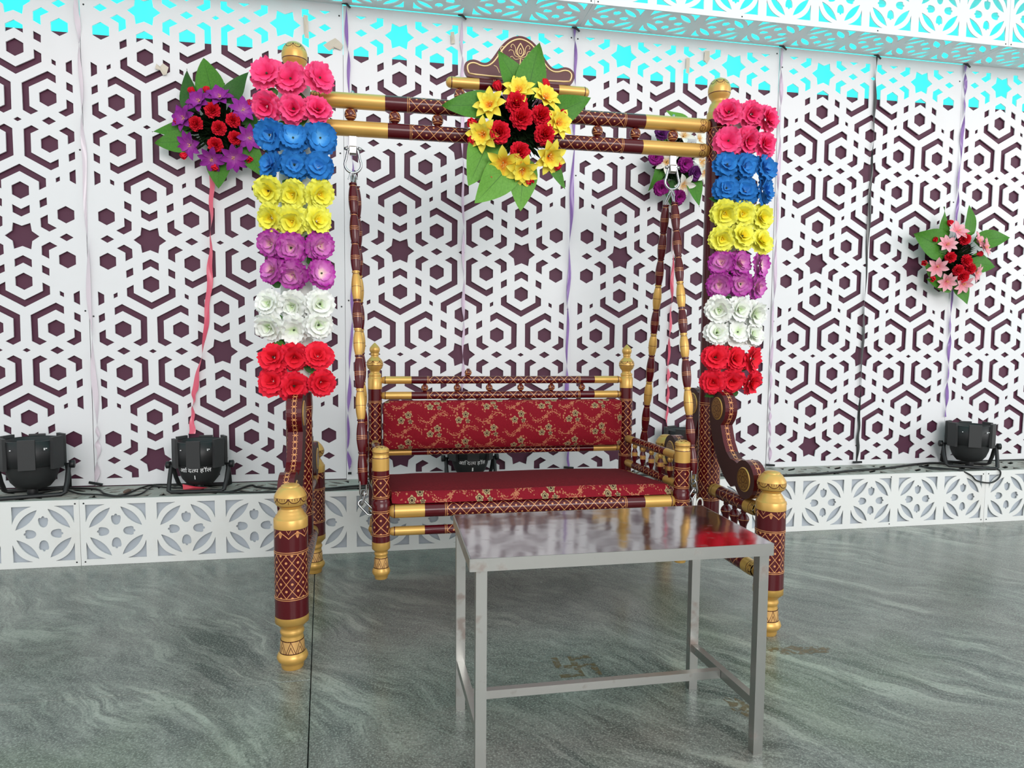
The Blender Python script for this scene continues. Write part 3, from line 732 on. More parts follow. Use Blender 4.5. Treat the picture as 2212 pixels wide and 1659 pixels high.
bleg = [('gold', [(.197, .022), (.203, .0235), (.208, .0245), (.215, .030), (.222, .0325), (.230, .031), (.238, .027)]), ('zzs', [(.239, .0268), (.275, .0235)]),
    ('gold', [(.276, .023), (.282, .021), (.287, .0245), (.291, .0245), (.295, .022), (.299, .024), (.306, .029), (.308, .030), (.334, .030)]),
    ('mar', [(.334, .030), (.525, .030)]), ring(.526, .030), ('mar', [(.527, .030), (.531, .030)]), ring(.532, .030), ('latS', [(.533, .030), (.783, .030)]), ring(.784, .030), ('mar', [(.785, .030), (.789, .030)]), ring(.790, .030),
    ('mar', [(.791, .030), (.842, .030)]), ('gold', [(.842, .0303), (.888, .0303), (.890, .0285), (.893, .0262), (.898, .0262), (.902, .0275), (.907, .0265), (.912, .021), (.917, .0195), (.923, .023), (.932, .031), (.945, .0355)]),
    ('dk', [(.945, .0357), (.947, .0357)]), ('scs', [(.947, .0357), (.956, .0350), (.965, .0315)]), ('gold', [(.965, .0315), (.974, .024), (.982, .0165), (.987, .0155), (.991, .019), (.994, .0165), (.998, .0175), (1.006, .0215), (1.014, .0225), (1.022, .020), (1.030, .0135), (1.038, .006), (1.043, 0)])]
for X_ in (FLx, FRx): part_lathe('front_leg', fleg, (X_, YF, 0), (X_, YF, 1), bench, 32)
for X_ in (BLx, BRx): part_lathe('back_post', bleg, (X_, YR, 0), (X_, YR, 1), bench, 32)
def hrail(x0, x1, Y_, z_, r, g, mr, lat):
    L = x1-x0
    sg = beam_segs(L, r, g, mr, lat, dome=True); part_lathe('rail', sg, (x0, Y_, z_), (x1, Y_, z_), bench, 24)
for z_ in (.880, .812): hrail(BLx+.022, BRx-.022, YR, z_, .0168, .135, .068, 'latR')
hrail(BLx+.022, BRx-.022, YR, .562, .0148, .135, .068, 'latR')
hrail(BLx+.022, BRx-.022, YR, .440, .022, .125, .07, 'latF')
hrail(FLx+.026, FRx-.026, YF, .440, .0245, .130, .073, 'latF'); hrail(FLx+.026, FRx-.026, YF, .367, .0165, .130, .073, 'latR')
hrail(BLx+.022, BRx-.022, YR, .367, .0165, .130, .073, 'latR')
sb_ = [('mar', [(0, .006), (.003, .008)]), ('bead', [(.003, .008), (.008, .0135), (.017, .0165), (.026, .0135), (.031, .008)]), ('mar', [(.031, .008), (.035, .006)])]
for k in range(6): shared_lathe('bead', 'sbead', sb_, bench, (BLx+.215+k*.1435, YR, .8285))
shared_lathe('bead', 'sbead', sb_, bench, (1.790, YR, .8955))
arm_bal = [('mar', [(0, .006), (.012, .008), (.022, .0115), (.032, .0125)]), ('cop', [(.032, .0135), (.036, .0135)]), ('gold', [(.036, .0128), (.046, .0128)]), ('cop', [(.046, .0135), (.050, .0135)]),
    ('mar', [(.050, .0125), (.058, .010), (.066, .0075)]), ('gold', [(.066, .008), (.072, .011), (.078, .0115), (.084, .0085)]), ('mar', [(.084, .007), (.092, .0085)])]
for xf, xr in ((FLx, BLx), (FRx, BRx)):
    for z_, r_ in ((.608, .0165), (.496, .0165), (.440, .020), (.367, .0165)):
        A = Vector((xr, YR-.028, z_)); B = Vector((xf, YF+.030, z_)); L = (B-A).length
        sg = [('gold', [(0, r_*.7), (.004, r_*.9), (.012, r_), (.085, r_)]), ('mar', [(.085, r_), (.12, r_)]), ('latR', [(.12, r_), (L-.13, r_)]), ('mar', [(L-.13, r_), (L-.105, r_)]), ('gold', [(L-.105, r_), (L-.014, r_)]), ('dk', [(L-.014, r_*1.01), (L-.011, r_*1.01)]), ('gold', [(L-.011, r_*.95), (L, r_*.8)])]
        part_lathe('arm_rail' if z_ > .45 else 'side_rail', sg, A, B, bench, 20)
    for k in range(5):
        t_ = .20+k*.155; shared_lathe('arm_baluster', 'abal', arm_bal, bench, (xr+(xf-xr)*t_, YR+(YF-YR)*t_, .508), 14)
b_ = MB(); b_.tube([(2.634+.003*cos(a*pi/9)-1.97, -1.214+.004*sin(a*pi/9)+.94+.020*cos(a*pi/9)*0, .424-.197+.024*sin(a*pi/9)) if False else (2.634-1.97+.018*cos(a*pi/9), -1.222+.94+.010*cos(a*pi/9), .424-.197+.025*sin(a*pi/9)) for a in range(18)], .0032, 8, 0, True); L_(b_.build('eye_ring', MT['net'], bench), 'pale ring on the right front leg')
# wooden seat board
b_ = MB(); o0 = off(bench); b_.add([Vector(p)-o0 for p in ((FLx+.03, YF+.03, .462), (FRx-.03, YF+.03, .462), (BRx-.03, YR-.03, .462), (BLx+.03, YR-.03, .462), (FLx+.03, YF+.03, .450), (FRx-.03, YF+.03, .450), (BRx-.03, YR-.03, .450), (BLx+.03, YR-.03, .450))], [[0, 1, 2, 3], [7, 6, 5, 4], [0, 4, 5, 1], [1, 5, 6, 2], [2, 6, 7, 3], [3, 7, 4, 0]]); b_.build('seat_board', MT['mar'], bench)

def pillow(x0, x1, y0, y1, z0, z1, shear, puff, mats, front_tilt=0.0, drop=0.0, nx=40, ny=10, vertical=False):
    """rounded upholstered slab; uv in metres on each side"""
    b_ = MB(); nz = 6
    def P(u, v, w_):
        # superellipsoid style rounding of the edges
        X = x0+(x1-x0)*u; Y = y0+(y1-y0)*v; Z = z0+(z1-z0)*w_
        X += shear*v; e = min(u, 1-u)*(x1-x0); f = min(v, 1-v)*(y1-y0); g = min(w_, 1-w_)*(z1-z0)
        return Vector((X, Y, Z))
    def rnd(p, r):
        cx = min(max(p.x, x0+r), x1-r) if shear == 0 else p.x; cy = min(max(p.y, y0+r), y1-r); cz = min(max(p.z, z0+r), z1-r)
        sx_ = shear*((p.y-y0)/(y1-y0)) if shear else 0
        cx = min(max(p.x, x0+sx_+r), x1+sx_-r)
        d_ = p-Vector((cx, cy, cz))
        if d_.length > 1e-6: d_ = d_.normalized()*min(r, max(abs(d_.x), abs(d_.y), abs(d_.z)))
        q = Vector((cx, cy, cz))+d_
        tu = (p.x-sx_-x0)/(x1-x0); tv = (p.y-y0)/(y1-y0); tz = (p.z-z0)/(z1-z0)
        bul = 4*tu*(1-tu); bul = min(1, bul*2.2)
        if vertical: q.y += -(1-tv)*puff*bul*min(1, 8*tz*(1-tz)/2)
        else: q.z += tz*puff*bul*min(1, 4*tv*(1-tv)*1.5)+sin(q.x*9+1)*.0015*tz
        q.y += front_tilt*(1-tv)*(tz-.5); q.z -= drop*tv*tz
        return q
    r = min(y1-y0, z1-z0)*.36
    def grid(fn, nu, nv, mi, uvf):
        vs = []; 
        for j in range(nv+1):
            for i in range(nu+1): vs.append(rnd(fn(i/nu, j/nv), r))
        fs = []; us = []
        for j in range(nv):
            for i in range(nu):
                fs.append([j*(nu+1)+i, j*(nu+1)+i+1, (j+1)*(nu+1)+i+1, (j+1)*(nu+1)+i]); us.append([uvf(a/nu, c_/nv) for a, c_ in ((i, j), (i+1, j), (i+1, j+1), (i, j+1))])
        b_.add(vs, fs, mi, us, True)
    W2, D2, H2 = x1-x0, y1-y0, z1-z0
    grid(lambda u, v: P(u, 0, v), nx, 8, 0, lambda u, v: (u*W2+.03, v*H2+.035))
    grid(lambda u, v: P(1-u, 1, v), nx, 8, 0, lambda u, v: (u*W2, v*H2))
    grid(lambda u, v: P(u, v, 1), nx, ny, 1 if not vertical else 0, lambda u, v: (u*W2, v*D2))
    grid(lambda u, v: P(u, 1-v, 0), nx, ny, 0, lambda u, v: (u*W2, v*D2))
    grid(lambda u, v: P(1, u, v), ny, 8, 0, lambda u, v: (u*D2, v*H2))
    grid(lambda u, v: P(0, 1-u, v), ny, 8, 0, lambda u, v: (u*D2, v*H2))
    return b_
sc_ = pillow(FLx+.034, FRx-.040, -1.200, -.700, .4645, .506, -.028, .012, None, front_tilt=.05, drop=.032)
o = sc_.build('seat_cushion', [MT['brocade'], MT['brocade_top']]); tag(o, 'red floral brocade seat cushion lying flat on the swing bench', 'cushion')
bc_ = pillow(BLx+.034, BRx-.034, -.722, -.662, .580, .7925, 0, .022, None, vertical=True)
o = bc_.build('back_cushion', [MT['brocade'], MT['brocade']]); tag(o, 'red floral brocade back cushion upright between the bench rails', 'cushion')

# ------------------------------------------------------------ hanging rods, shackles
def rod_segs(L):
    s_ = []; z = 0
    plan = [('m', 3, .300), ('g', 1, .095), ('m', 1, .097), ('g', 1, .088), ('m', 1, .11), ('g', 1, .10), ('m', 2, .21)]
    for kd, nb, fr2 in plan:
        Ls = L*fr2; k = 'mar' if kd == 'm' else 'gold'; bl = Ls/nb
        for i in range(nb):
            z0_ = z+i*bl; n_ = 8; pts = []
            def rr_(t_): return .0125+.0058*sin(pi*min(1, max(0, t_)))**.8
            e1 = 'cop' if kd == 'm' else 'dk'
            s_ += [(k, [(z0_, .0145), (z0_+.005, .0145)]), (k, [(z0_+.005, .0118), (z0_+.010, .0118)]), (e1, [(z0_+.010, .0130), (z0_+.0118, .0130)])]
            a0, a1 = z0_+.0118, z0_+bl; mid = (a0+a1)/2
            s_.append((k, [(a0+(mid-.006-a0)*q/5, rr_((a0+(mid-.006-a0)*q/5-a0)/(a1-a0))) for q in range(6)]))
            for dz in (-.006, 0, .006):
                s_.append((e1 if (kd == 'm' or dz == 0) else k, [(mid+dz-.0007, .0184), (mid+dz+.0007, .0184)]))
                if dz < .006: s_.append((k, [(mid+dz+.0007, .0181), (mid+dz+.0053, .0181)]))
            s_.append((k, [(mid+.0067+(a1-mid-.0072)*q/5, rr_((mid+.0067+(a1-mid-.0072)*q/5-a0)/(a1-a0))) for q in range(6)]))
        z += Ls
    return s_
def chain_link(p, q, r=.0037, wd=.0125, roll=0.0):
    p, q = Vector(p), Vector(q); t_ = (q-p); L = t_.length; t_.normalize(); s_ = t_.orthogonal().normalized()
    s_ = Matrix.Rotation(roll, 3, t_) @ s_; pts = []
    c0, c1 = p+t_*wd*.6, q-t_*wd*.6
    for k in range(7): a = pi*k/6; pts.append(c0+s_*wd*cos(a)*1.0-t_*wd*sin(a)*.9)
    for k in range(7): a = pi*k/6; pts.append(c1-s_*wd*cos(a)*1.0+t_*wd*sin(a)*.9)
    b_ = MB(); b_.tube(pts, r, 8, 0, True); return b_
rods = [('front left', (1.312, -1.000, 1.640), (1.350, -1.188, .535), (1.399, -1.205, .395)), ('rear left', (1.322, -.962, 1.640), (1.338, -.700, .540), (1.368, -.672, .40)),
        ('front right', (2.597, -1.000, 1.625), (2.616, -1.200, .540), (2.602, -1.205, .40)), ('rear right', (2.577, -.962, 1.625), (2.600, -.705, .545), (2.562, -.668, .40))]
txt = {'front left': 'turned maroon and gold hanging rod at the front left of the bench', 'rear left': 'turned hanging rod just behind the front left one',
       'front right': 'turned maroon and gold hanging rod at the front right of the bench', 'rear right': 'turned hanging rod slanting back to the right rear bench post'}
for nm, p0, p1, pe in rods:
    o = thing('hanging_rod', txt[nm], 'rod', p0, group='turned rods that carry the bench'); P0, P1 = Vector(p0), Vector(p1); L = (P1-P0).length
    part_lathe('turned_rod', rod_segs(L), P0, P1, o, 18)
    top = Vector((1.312 if 'left' in nm else 2.594, -.98, 1.688)); b_ = MB(); t_ = (P0-top)
    b_.tube([P0-P0+(P1-P0).normalized()*.02, Vector((0, 0, .004)), (top-P0)*.55+Vector((.004, 0, 0)), (top-P0)+Vector((0, 0, -.004)), (top-P0)*.6-Vector((.006, 0, 0)), Vector((-.004, 0, .006))], .0034, 8)
    L_(b_.build('hook', MT['chrome'], o), 'bright steel wire hook')
    q = P1-(P1-P0).normalized()*(-.002); pts = [P1+Vector((0, 0, .012)), P1+Vector((0, 0, -.03)), P1+Vector((-.008 if 'left' in nm else .008, 0, -.065)), P1+(Vector(pe)-P1)*.66+Vector((-.006, 0, -.006)), Vector(pe)]
    for k in range(4):
        A, B = pts[k], pts[k+1]; d_ = (B-A).normalized()*.005
        lk = chain_link(A-d_-P0, B+d_-P0, roll=k*pi/2+.3); L_(lk.build('chain_link', MT['chrome'], o), 'steel chain link')
for X_, nm in ((1.312, 'left'), (2.594, 'right')):
    o = thing('shackle', 'chrome bow shackle bolted under the beam at its %s end' % nm, 'shackle', (X_, -.98, 1.773), group='shackles under the beam')
    b_ = MB(); b_.box((0, 0, .020), (.026, .012, .052)); b_.box((0, 0, -.006), (.024, .022, .034), bev=.006); b_.build('strap', MT['brushed_steel'], o)
    b_ = MB(); b_.lathe([('chrome', [(0, 0), (.002, .005), (.008, .0068), (.016, .0068), (.016, .005), (.052, .005), (.052, .0068), (.060, .0068), (.066, .005), (.068, 0)])], (-.034, 0, 0), (.034, 0, 0), 14, ['chrome']); b_.build('pin', MT['chrome'], o)
    pts = [(-.017, 0, .010), (-.018, 0, -.006), (-.022, 0, -.022)]+[(.0305*cos(radians(a)), 0, -.058+.0305*sin(radians(a))) for a in range(150, 391, 15)]+[(.022, 0, -.022), (.018, 0, -.006), (.017, 0, .010)]
    b_ = MB(); b_.tube(pts, .0048, 10); b_.build('bow', MT['chrome'], o)
    b_ = MB(); b_.tube([(-.018, -.008, -.115), (-.010, -.004, -.092), (.004, 0, -.088), (.012, .004, -.100), (.016, .006, -.112)], .0024, 6); b_.build('split_pin', MT['chrome'], o)
# beam bolt heads above
for X_ in (1.312, 2.594):
    b_ = MB(); b_.lathe([('a', [(0, .007), (.006, .007), (.009, .004), (.012, 0)])], (X_-1.95, 0, 1.976), (X_-1.95, 0, 3), 8, ['a']); b_.build('bolt', MT['chrome'], fr_)

# ------------------------------------------------------------ steel table
tb = thing('steel_table', 'low stainless steel table with a mirror top in front of the bench', 'table', (2.0, -1.94, 0))
o0 = off(tb); x0, x1, y0, y1 = 1.622, 2.382, -2.135, -1.745
b_ = MB(); b_.box(Vector(((x0+x1)/2, (y0+y1)/2, .558))-o0, (x1-x0-.002, y1-y0-.002, .004)); b_.build('tabletop', MT['mirror_steel_top'], tb)
b_ = MB(); T = .030
for (cx, cy, dx, dy) in (((x0+x1)/2, y0, x1-x0, .003), ((x0+x1)/2, y1, x1-x0, .003), (x0, (y0+y1)/2, .003, y1-y0), (x1, (y0+y1)/2, .003, y1-y0)):
    b_.box(Vector((cx, cy, .545))-o0, (dx, dy, T))
b_.build('apron', MT['brushed_steel'], tb)
lg = .026; feet = ((1.650, -2.112), (2.372, -2.100), (1.640, -1.762), (2.352, -1.768))
for X_, Y_ in feet:
    b_ = MB(); b_.box(Vector((X_, Y_, .266))-o0, (lg, lg, .532)); b_.build('leg', MT['brushed_steel'], tb)
for a, c_ in ((0, 2), (1, 3)):
    A, B = Vector((*feet[a], .130)), Vector((*feet[c_], .130)); b_ = MB(); d_ = B-A; mt_ = Matrix.Rotation(math.atan2(d_.y, d_.x), 3, 'Z'); b_.box((A+B)/2-o0, (d_.length-lg, .020, .024), mat=mt_); b_.build('side_stretcher', MT['brushed_steel'], tb)
A = (Vector((*feet[0], .130))+Vector((*feet[2], .130)))/2; B = (Vector((*feet[1], .130))+Vector((*feet[3], .130)))/2
b_ = MB(); b_.box((A+B)/2-o0, ((B-A).length-.02, .020, .022)); b_.build('cross_stretcher', MT['brushed_steel'], tb)

# ------------------------------------------------------------ flowers
def petal(b_, L, W, e0, e1, az, base_r=.004, base_z=0.0, nt=5, ns=6, ruf=0.0, fr=9, cup=.3, tip='round', ph=0.0, mi=0, t0=0.0, t1=1.0, curl=0.0):
    vs = []; ca, sa = cos(az), sin(az)
    path = [(base_r, base_z)]
    for i in range(nt):
        e = e0+(e1-e0)*(i+.5)/nt; r_, z_ = path[-1]; path.append((r_+L/nt*cos(e), z_+L/nt*sin(e)))
    for i in range(nt+1):
        t_ = i/nt
        for j in range(ns+1):
            s_ = -1+2*j/ns
            if tip == 'round': wd = W*(.25+.75*sin(pi*min(1, .08+.62*t_))); te = t_*(1-.20*s_*s_*t_)
            else: wd = W*max(.0, sin(pi*(.06+.94*t_)))**.85+.0004; te = t_
            k = te*nt; i0 = min(int(k), nt-1); f_ = k-i0
            r_ = path[i0][0]*(1-f_)+path[i0+1][0]*f_; z_ = path[i0][1]*(1-f_)+path[i0+1][1]*f_
            lat = s_*wd; z2 = z_+cup*s_*s_*wd*(.4+.6*t_)+ruf*t_*t_*sin(s_*fr+ph)+curl*t_**3*L
            r2 = r_+ruf*.6*t_*t_*cos(s_*fr*1.3+ph)
            vs.append((r2*ca-lat*sa, r2*sa+lat*ca, z2))
    fs = []; us = []
    for i in range(nt):
        for j in range(ns):
            o = i*(ns+1)+j; fs.append([o, o+1, o+ns+2, o+ns+1]); ta, tb_ = t0+(t1-t0)*i/nt, t0+(t1-t0)*(i+1)/nt; us.append([(ta, j/ns), (ta, (j+1)/ns), (tb_, (j+1)/ns), (tb_, j/ns)])
    b_.add(vs, fs, mi, us, True)
def rose_mesh(name, key, seed, R_=.053, open_=False, seed_dot=True):
    random.seed(seed); b_ = MB(); k = R_/.053; u_ = random.uniform
    for i in range(6): petal(b_, .050*k*u_(.86, 1.08), .033*k, .16, u_(-.25, .30), i*pi/3+u_(-.15, .15), .004, -.004, 6, 12, .0040*k, u_(7, 13), u_(.02, .22), ph=u_(0, 6), t0=.25, t1=1.0)
    for i in range(5): petal(b_, .043*k*u_(.85, 1.1), .030*k, .5, u_(.0, .55), i*2*pi/5+.4+u_(-.25, .25), .004, .002, 5, 10, .0036*k, u_(6, 11), u_(.1, .4), ph=u_(0, 6), t0=.15, t1=.95)
    if open_:
        for i in range(3): petal(b_, .030*k, .020*k, .5, .25+random.uniform(-.2, .3), i*2*pi/3+random.uniform(-.3, .3), .002, .004, 5, 6, .001*k, 7, .35, ph=random.uniform(0, 6), t0=0, t1=.75)
    else:
        for i in range(4): petal(b_, .033*k*u_(.85, 1.15), .024*k, 1.0, .55+random.uniform(-.3, .35), i*pi/2+random.uniform(-.3, .3), .004, .003, 5, 7, .0016*k, 8, .25, ph=random.uniform(0, 6), t0=.05, t1=.8)
        for i in range(3): petal(b_, .024*k, .013*k, 1.25, 1.0, i*2*pi/3+.5+random.uniform(-.3, .3), .003, .004, 4, 5, .0006*k, 6, .45, ph=random.uniform(0, 6), t0=0, t1=.6)
    b_.lathe([('s', [(0, .0032), (.003, .003), (.004, 0)])], (0, 0, .006), (0, 0, 1), 8, ['s']); 
    for i_ in range(len(b_.m)-9, len(b_.m)): pass
    n_l = sum(1 for _ in range(1)); me = b_.mesh(name, [MT[key], MT['seed']])
    mi = [0]*len(me.polygons); tot = len(b_.f)
    for q in range(tot-17, tot): mi[q] = 1 if open_ or seed % 3 == 1 else 0
    me.polygons.foreach_set('material_index', mi); return me
def lily_mesh(name, key, seed, R_=.056, n=7, layers=1):
    random.seed(seed); b_ = MB(); k = R_/.056
    for l in range(layers):
        for i in range(n): petal(b_, (.056-.016*l)*k, .0135*k, .55+.3*l, .05+random.uniform(-.25, .15)+.35*l, i*2*pi/n+l*pi/n+random.uniform(-.08, .08), .003, .002*l, 6, 4, .0006, 3, .45, 'point', random.uniform(0, 6), t0=0, t1=1)
    for i in range(6):
        a = random.uniform(0, 6.28); r_ = .006+random.random()*.006; b_.tube([(0, 0, .004), (r_*cos(a)*.6, r_*sin(a)*.6, .014), (r_*cos(a), r_*sin(a), .020)], [.0007, .0007, .0018], 5, 1)
    return b_.mesh(name, [MT[key], MT['stamen']])
def carn_mesh(name, key, seed, R_=.036):
    random.seed(seed); b_ = MB()
    for l, (n, e0, e1, ln) in enumerate(((11, -.1, .1, .95), (11, .2, .4, 1.0), (10, .5, .75, 1.0), (9, .85, 1.0, .98), (7, 1.1, 1.25, .96), (5, 1.35, 1.45, .95))):
        for i in range(n): petal(b_, R_*ln, R_*.34, e0+random.uniform(-.12, .12), e1+random.uniform(-.12, .12), i*2*pi/n+l*.4+random.uniform(-.2, .2), .002, 0, 4, 7, .0036, 15, .10, ph=random.uniform(0, 6), t0=.1, t1=1-.06*l)
    return b_.mesh(name, [MT[key]])
def bud_mesh(name, key, seed):
    random.seed(seed); b_ = MB()
    for i in range(5): petal(b_, .034, .014, 1.35, 1.25+random.uniform(-.1, .25), i*2*pi/5, .006, -.01, 5, 5, .0012, 6, .5, ph=random.uniform(0, 6), t0=.3, t1=1)
    for i in range(3): petal(b_, .036, .011, 1.5, 1.6, i*2*pi/3+.3, .003, -.008, 5, 4, .0005, 6, .6, ph=random.uniform(0, 6), t0=0, t1=.7)
    return b_.mesh(name, [MT[key]])
def leaf_mesh(name, key, wr, seed):
    """unit-length leaf along +X lying near Z=0, wr = width ratio"""
    random.seed(seed); nt, ns = 10, 8; vs = []; fs = []; us = []; b_ = MB(); tw = random.uniform(-.5, .5); dr = random.uniform(.02, .12); ph = random.uniform(0, 6)
    for i in range(nt+1):
        t_ = i/nt; w2 = wr*.5*(sin(pi*t_**.62))**.85*(1-.12*t_)+.002
        for j in range(ns+1):
            s_ = -1+2*j/ns; lat = s_*w2; z_ = .12*abs(s_)**1.2*w2-dr*t_*t_+.025*sin(5*t_+ph)*s_+.012*sin(9*t_+ph*2)
            a = tw*t_; vs.append((t_-(.10*abs(s_)*(1-t_)**4 if wr > .5 else 0), lat*cos(a)-z_*sin(a), lat*sin(a)+z_*cos(a)))
    for i in range(nt):
        for j in range(ns):
            o = i*(ns+1)+j; fs.append([o, o+1, o+ns+2, o+ns+1]); us.append([(i/nt, j/ns), (i/nt, (j+1)/ns), ((i+1)/nt, (j+1)/ns), ((i+1)/nt, j/ns)])
    b_.add(vs, fs, 0, us, True); return b_.mesh(name, [MT[key]])
def orient(o, d, roll=0.0, s_=1.0):
    q = Vector(d).normalized().to_track_quat('Z', 'Y'); o.rotation_mode = 'QUATERNION'; from mathutils import Quaternion
    o.rotation_quaternion = q @ Quaternion((0, 0, 1), roll); o.scale = (s_, s_, s_)
ROSE = {}
for key in ('pink', 'blue', 'yellow', 'purple', 'white', 'red'):
    ROSE[key] = [rose_mesh('rose', key, hash_ + 10*len(key), .053, open_=(hash_ == 2)) for hash_ in (1, 2, 3, 5, 6)]
SMALLLEAF = [leaf_mesh('leaf', 'leaf', .6, 5), leaf_mesh('leaf', 'leaf_dark', .55, 6)]
def garland(name, label, cols, rows, xshift, seed, cx0, lift):
    random.seed(seed); root = thing(name, label, 'flower garland', (cx0, -.98, 1.44)); o0 = off(root)
    b_ = MB(); n = 20; zt, zb = rows[0]+.045, rows[-1]-.03; vs = []
    for j in range(13):
        z = zb+(zt-zb)*j/12
        for i in range(n+1):
            a = pi*1.12+(pi*.76)*i/n; vs.append((cx0+xshift(z)+.062*cos(a), -.98+.064*sin(a), z))
    b_.add([Vector(v_)-o0 for v_ in vs], [[j*(n+1)+i, j*(n+1)+i+1, (j+1)*(n+1)+i+1, (j+1)*(n+1)+i] for j in range(12) for i in range(n)], 0, None, True)
    L_(b_.build('net_backing', MT['net'], root), 'white net backing')
    ks = ['pink', 'blue', 'yellow', 'purple', 'white', 'red']
    for r_i, z in enumerate(rows):
        key = ks[r_i//2]
        for c_i, (dx, yw) in enumerate(cols):
            me = random.choice(ROSE[key]); X_ = cx0+xshift(z)+dx+random.uniform(-.008, .008); Y_ = -.98-.070-.026*cos(yw*1.6)+random.uniform(-.004, .004)
            o = link('rose', me, root, Vector((X_, Y_, z+lift[c_i]+random.uniform(-.008, .008)))-o0)
            orient(o, (sin(yw)+random.uniform(-.32, .32), -cos(yw), random.uniform(-.35, .3)), random.uniform(0, 6.28), random.uniform(1.02, 1.16))
        for k in range(2):
            o = link('leaf', random.choice(SMALLLEAF), root, Vector((cx0+xshift(z)+random.uniform(-.07, .07), -1.058, z-.048))-o0)
            orient(o, (random.uniform(-.3, .3), -1, random.uniform(-.3, .3)), random.uniform(0, 6.28), random.uniform(.05, .065))
    return root
rowsL = [1.985, 1.872, 1.768, 1.672, 1.575, 1.480, 1.387, 1.294, 1.183, 1.096, .985, .888]
rowsR = [1.972, 1.868, 1.765, 1.678, 1.575, 1.480, 1.382, 1.291, 1.183, 1.097, .990, .895]
garland('flower_garland', 'striped flower garland tied round the left swing post', [(-.080, -.48), (.0, -.1), (.088, .35)], rowsL, lambda z: 0.0, 21, 1.105, (0.008, 0, 0.006))
garland('flower_garland', 'striped flower garland tied round the right swing post', [(-.066, -.45), (.016, .0), (.098, .42)], rowsR, lambda z: .03+.035*(z-.9), 33, 2.792, (0.0, 0, -.002))

def bouquet(name, label, ctr, Y, lily, carn, bud, leaves, lm, cm, bm2, lz, seed, rad, ls=1.0, cs=1.0):
    random.seed(seed); root = thing(name, label, 'bouquet', ctr, group='artificial flower bouquets'); C0 = Vector(ctr)
    # foam base and wire stems
    b_ = MB(); b_.lathe([('a', [(0, rad*.55), (.02, rad*.6), (.035, rad*.4), (.04, 0)])], (0, .045, 0), (0, -1, 0), 20, ['a']); b_.build('foam_base', MT['filler'], root)
    f_ = MB()
    for k in range(420):
        a = random.uniform(0, 2*pi); r1 = rad*sqrt(random.random())*.86; p0 = Vector((r1*.5*cos(a), .005, r1*.5*sin(a))); p1 = Vector((r1*cos(a)+random.uniform(-.02, .02), random.uniform(-.055, -.015), r1*sin(a)+random.uniform(-.02, .02)))
        d_ = (p1-p0); sd = d_.cross(Vector((random.uniform(-1, 1), random.uniform(-1, 1), random.uniform(-1, 1)))).normalized()*random.uniform(.003, .008); f_.add([p0, p0+d_*.6+sd, p1, p0+d_*.6-sd], [[0, 1, 2, 3]])
    fo = f_.build('filler_foliage', MT['filler'], root); fo['kind'] = 'stuff'; fo['label'] = 'dark green filler foliage'
    for i, (bx, bz, tx, tz, wr) in enumerate(leaves):
        L = sqrt((tx-bx)**2+(tz-bz)**2); ux, uz = (tx-bx)/L, (tz-bz)/L; bx -= ux*.045; bz -= uz*.045; L = sqrt((tx-bx)**2+(tz-bz)**2)
        me = leaf_mesh('leaf', ('leaf', 'leaf', 'leaf_pale', 'leaf_dark')[i % 4] if lz is None else lz[i % len(lz)], wr, seed*10+i)
        o = link('leaf', me, root, (bx, -.015-random.uniform(0, .012), bz))
        X = Vector((ux, random.uniform(-.22, -.02), uz)).normalized(); Z = Vector((0, -1, 0)); Z = (Z-X*Z.dot(X)).normalized(); Yv = Z.cross(X)
        o.rotation_mode = 'QUATERNION'; o.rotation_quaternion = Matrix((X, Yv, Z)).transposed().to_quaternion(); o.scale = (L, L, L)
    def put(nm, meshes, pts, y, k, sc_):
        for (dx, dz) in pts:
            me = random.choice(meshes); o = link(nm, me, root, (dx, y, dz)); rr_ = sqrt(dx*dx+dz*dz)/max(rad, .01)
            orient(o, (dx*k/rad+random.uniform(-.12, .12), -1, dz*k/rad+random.uniform(-.12, .12)), random.uniform(0, 6.28), sc_*random.uniform(.94, 1.06))
    if lily: put(lily[0], lm, lily[1], -.045, .62, ls)
    if carn: put(carn[0], cm, carn[1], -.060, .35, cs)
    if bud: put(bud[0], bm2, bud[1], -.030, 1.6, 1.0)
    return root
CARN = [carn_mesh('carnation', 'red', 3), carn_mesh('carnation', 'red', 4)]; BUD = [bud_mesh('rosebud', 'red', 5), bud_mesh('rosebud', 'red', 6)]
bouquet('flower_bouquet', 'purple lily and red carnation bouquet on the wall left of the swing', (.625, -.055, 2.085), 0,
    ('lily', [(0.019, 0.127), (-0.071, 0.102), (0.119, 0.076), (0.147, -0.051), (-0.116, -0.102), (-0.021, -0.160), (0.081, -0.150), (-0.140, 0.02)]),
    ('carnation', [(-0.01, 0.062), (-0.085, -0.005), (0.018, -0.02), (0.083, 0.022), (0.09, -0.062), (0.001, -0.100)]),
    ('rosebud', [(-0.105, 0.150), (-0.04, 0.158), (-0.170, 0.008), (-0.145, -0.145), (0.140, -0.145), (-0.01, -0.190), (0.146, 0.11)]),
    [(-0.12, 0.097, -0.146, 0.268, .42), (-0.025, 0.173, -0.059, 0.32, .75), (0.069, 0.149, 0.154, 0.265, .5), (-0.152, -0.022, -0.296, -0.039, .42), (-0.168, -0.085, -0.279, -0.104, .72), (0.006, -0.173, 0.0, -0.3, .72), (0.140, -0.113, 0.216, -0.234, .6), (0.162, 0.026, 0.215, -0.008, .7)],
    [lily_mesh('lily', 'lily_purple', 1, .070, 7, 2), lily_mesh('lily', 'lily_purple', 2, .068, 8, 1)], CARN, BUD, ['leaf_dark', 'leaf', 'leaf_dark', 'leaf', 'leaf', 'leaf', 'leaf', 'leaf_dark'], 41, .17)
wl = [lily_mesh('lily', 'lily_white', 3, .064, 6, 1), lily_mesh('lily', 'lily_white', 4, .062, 6, 1)]
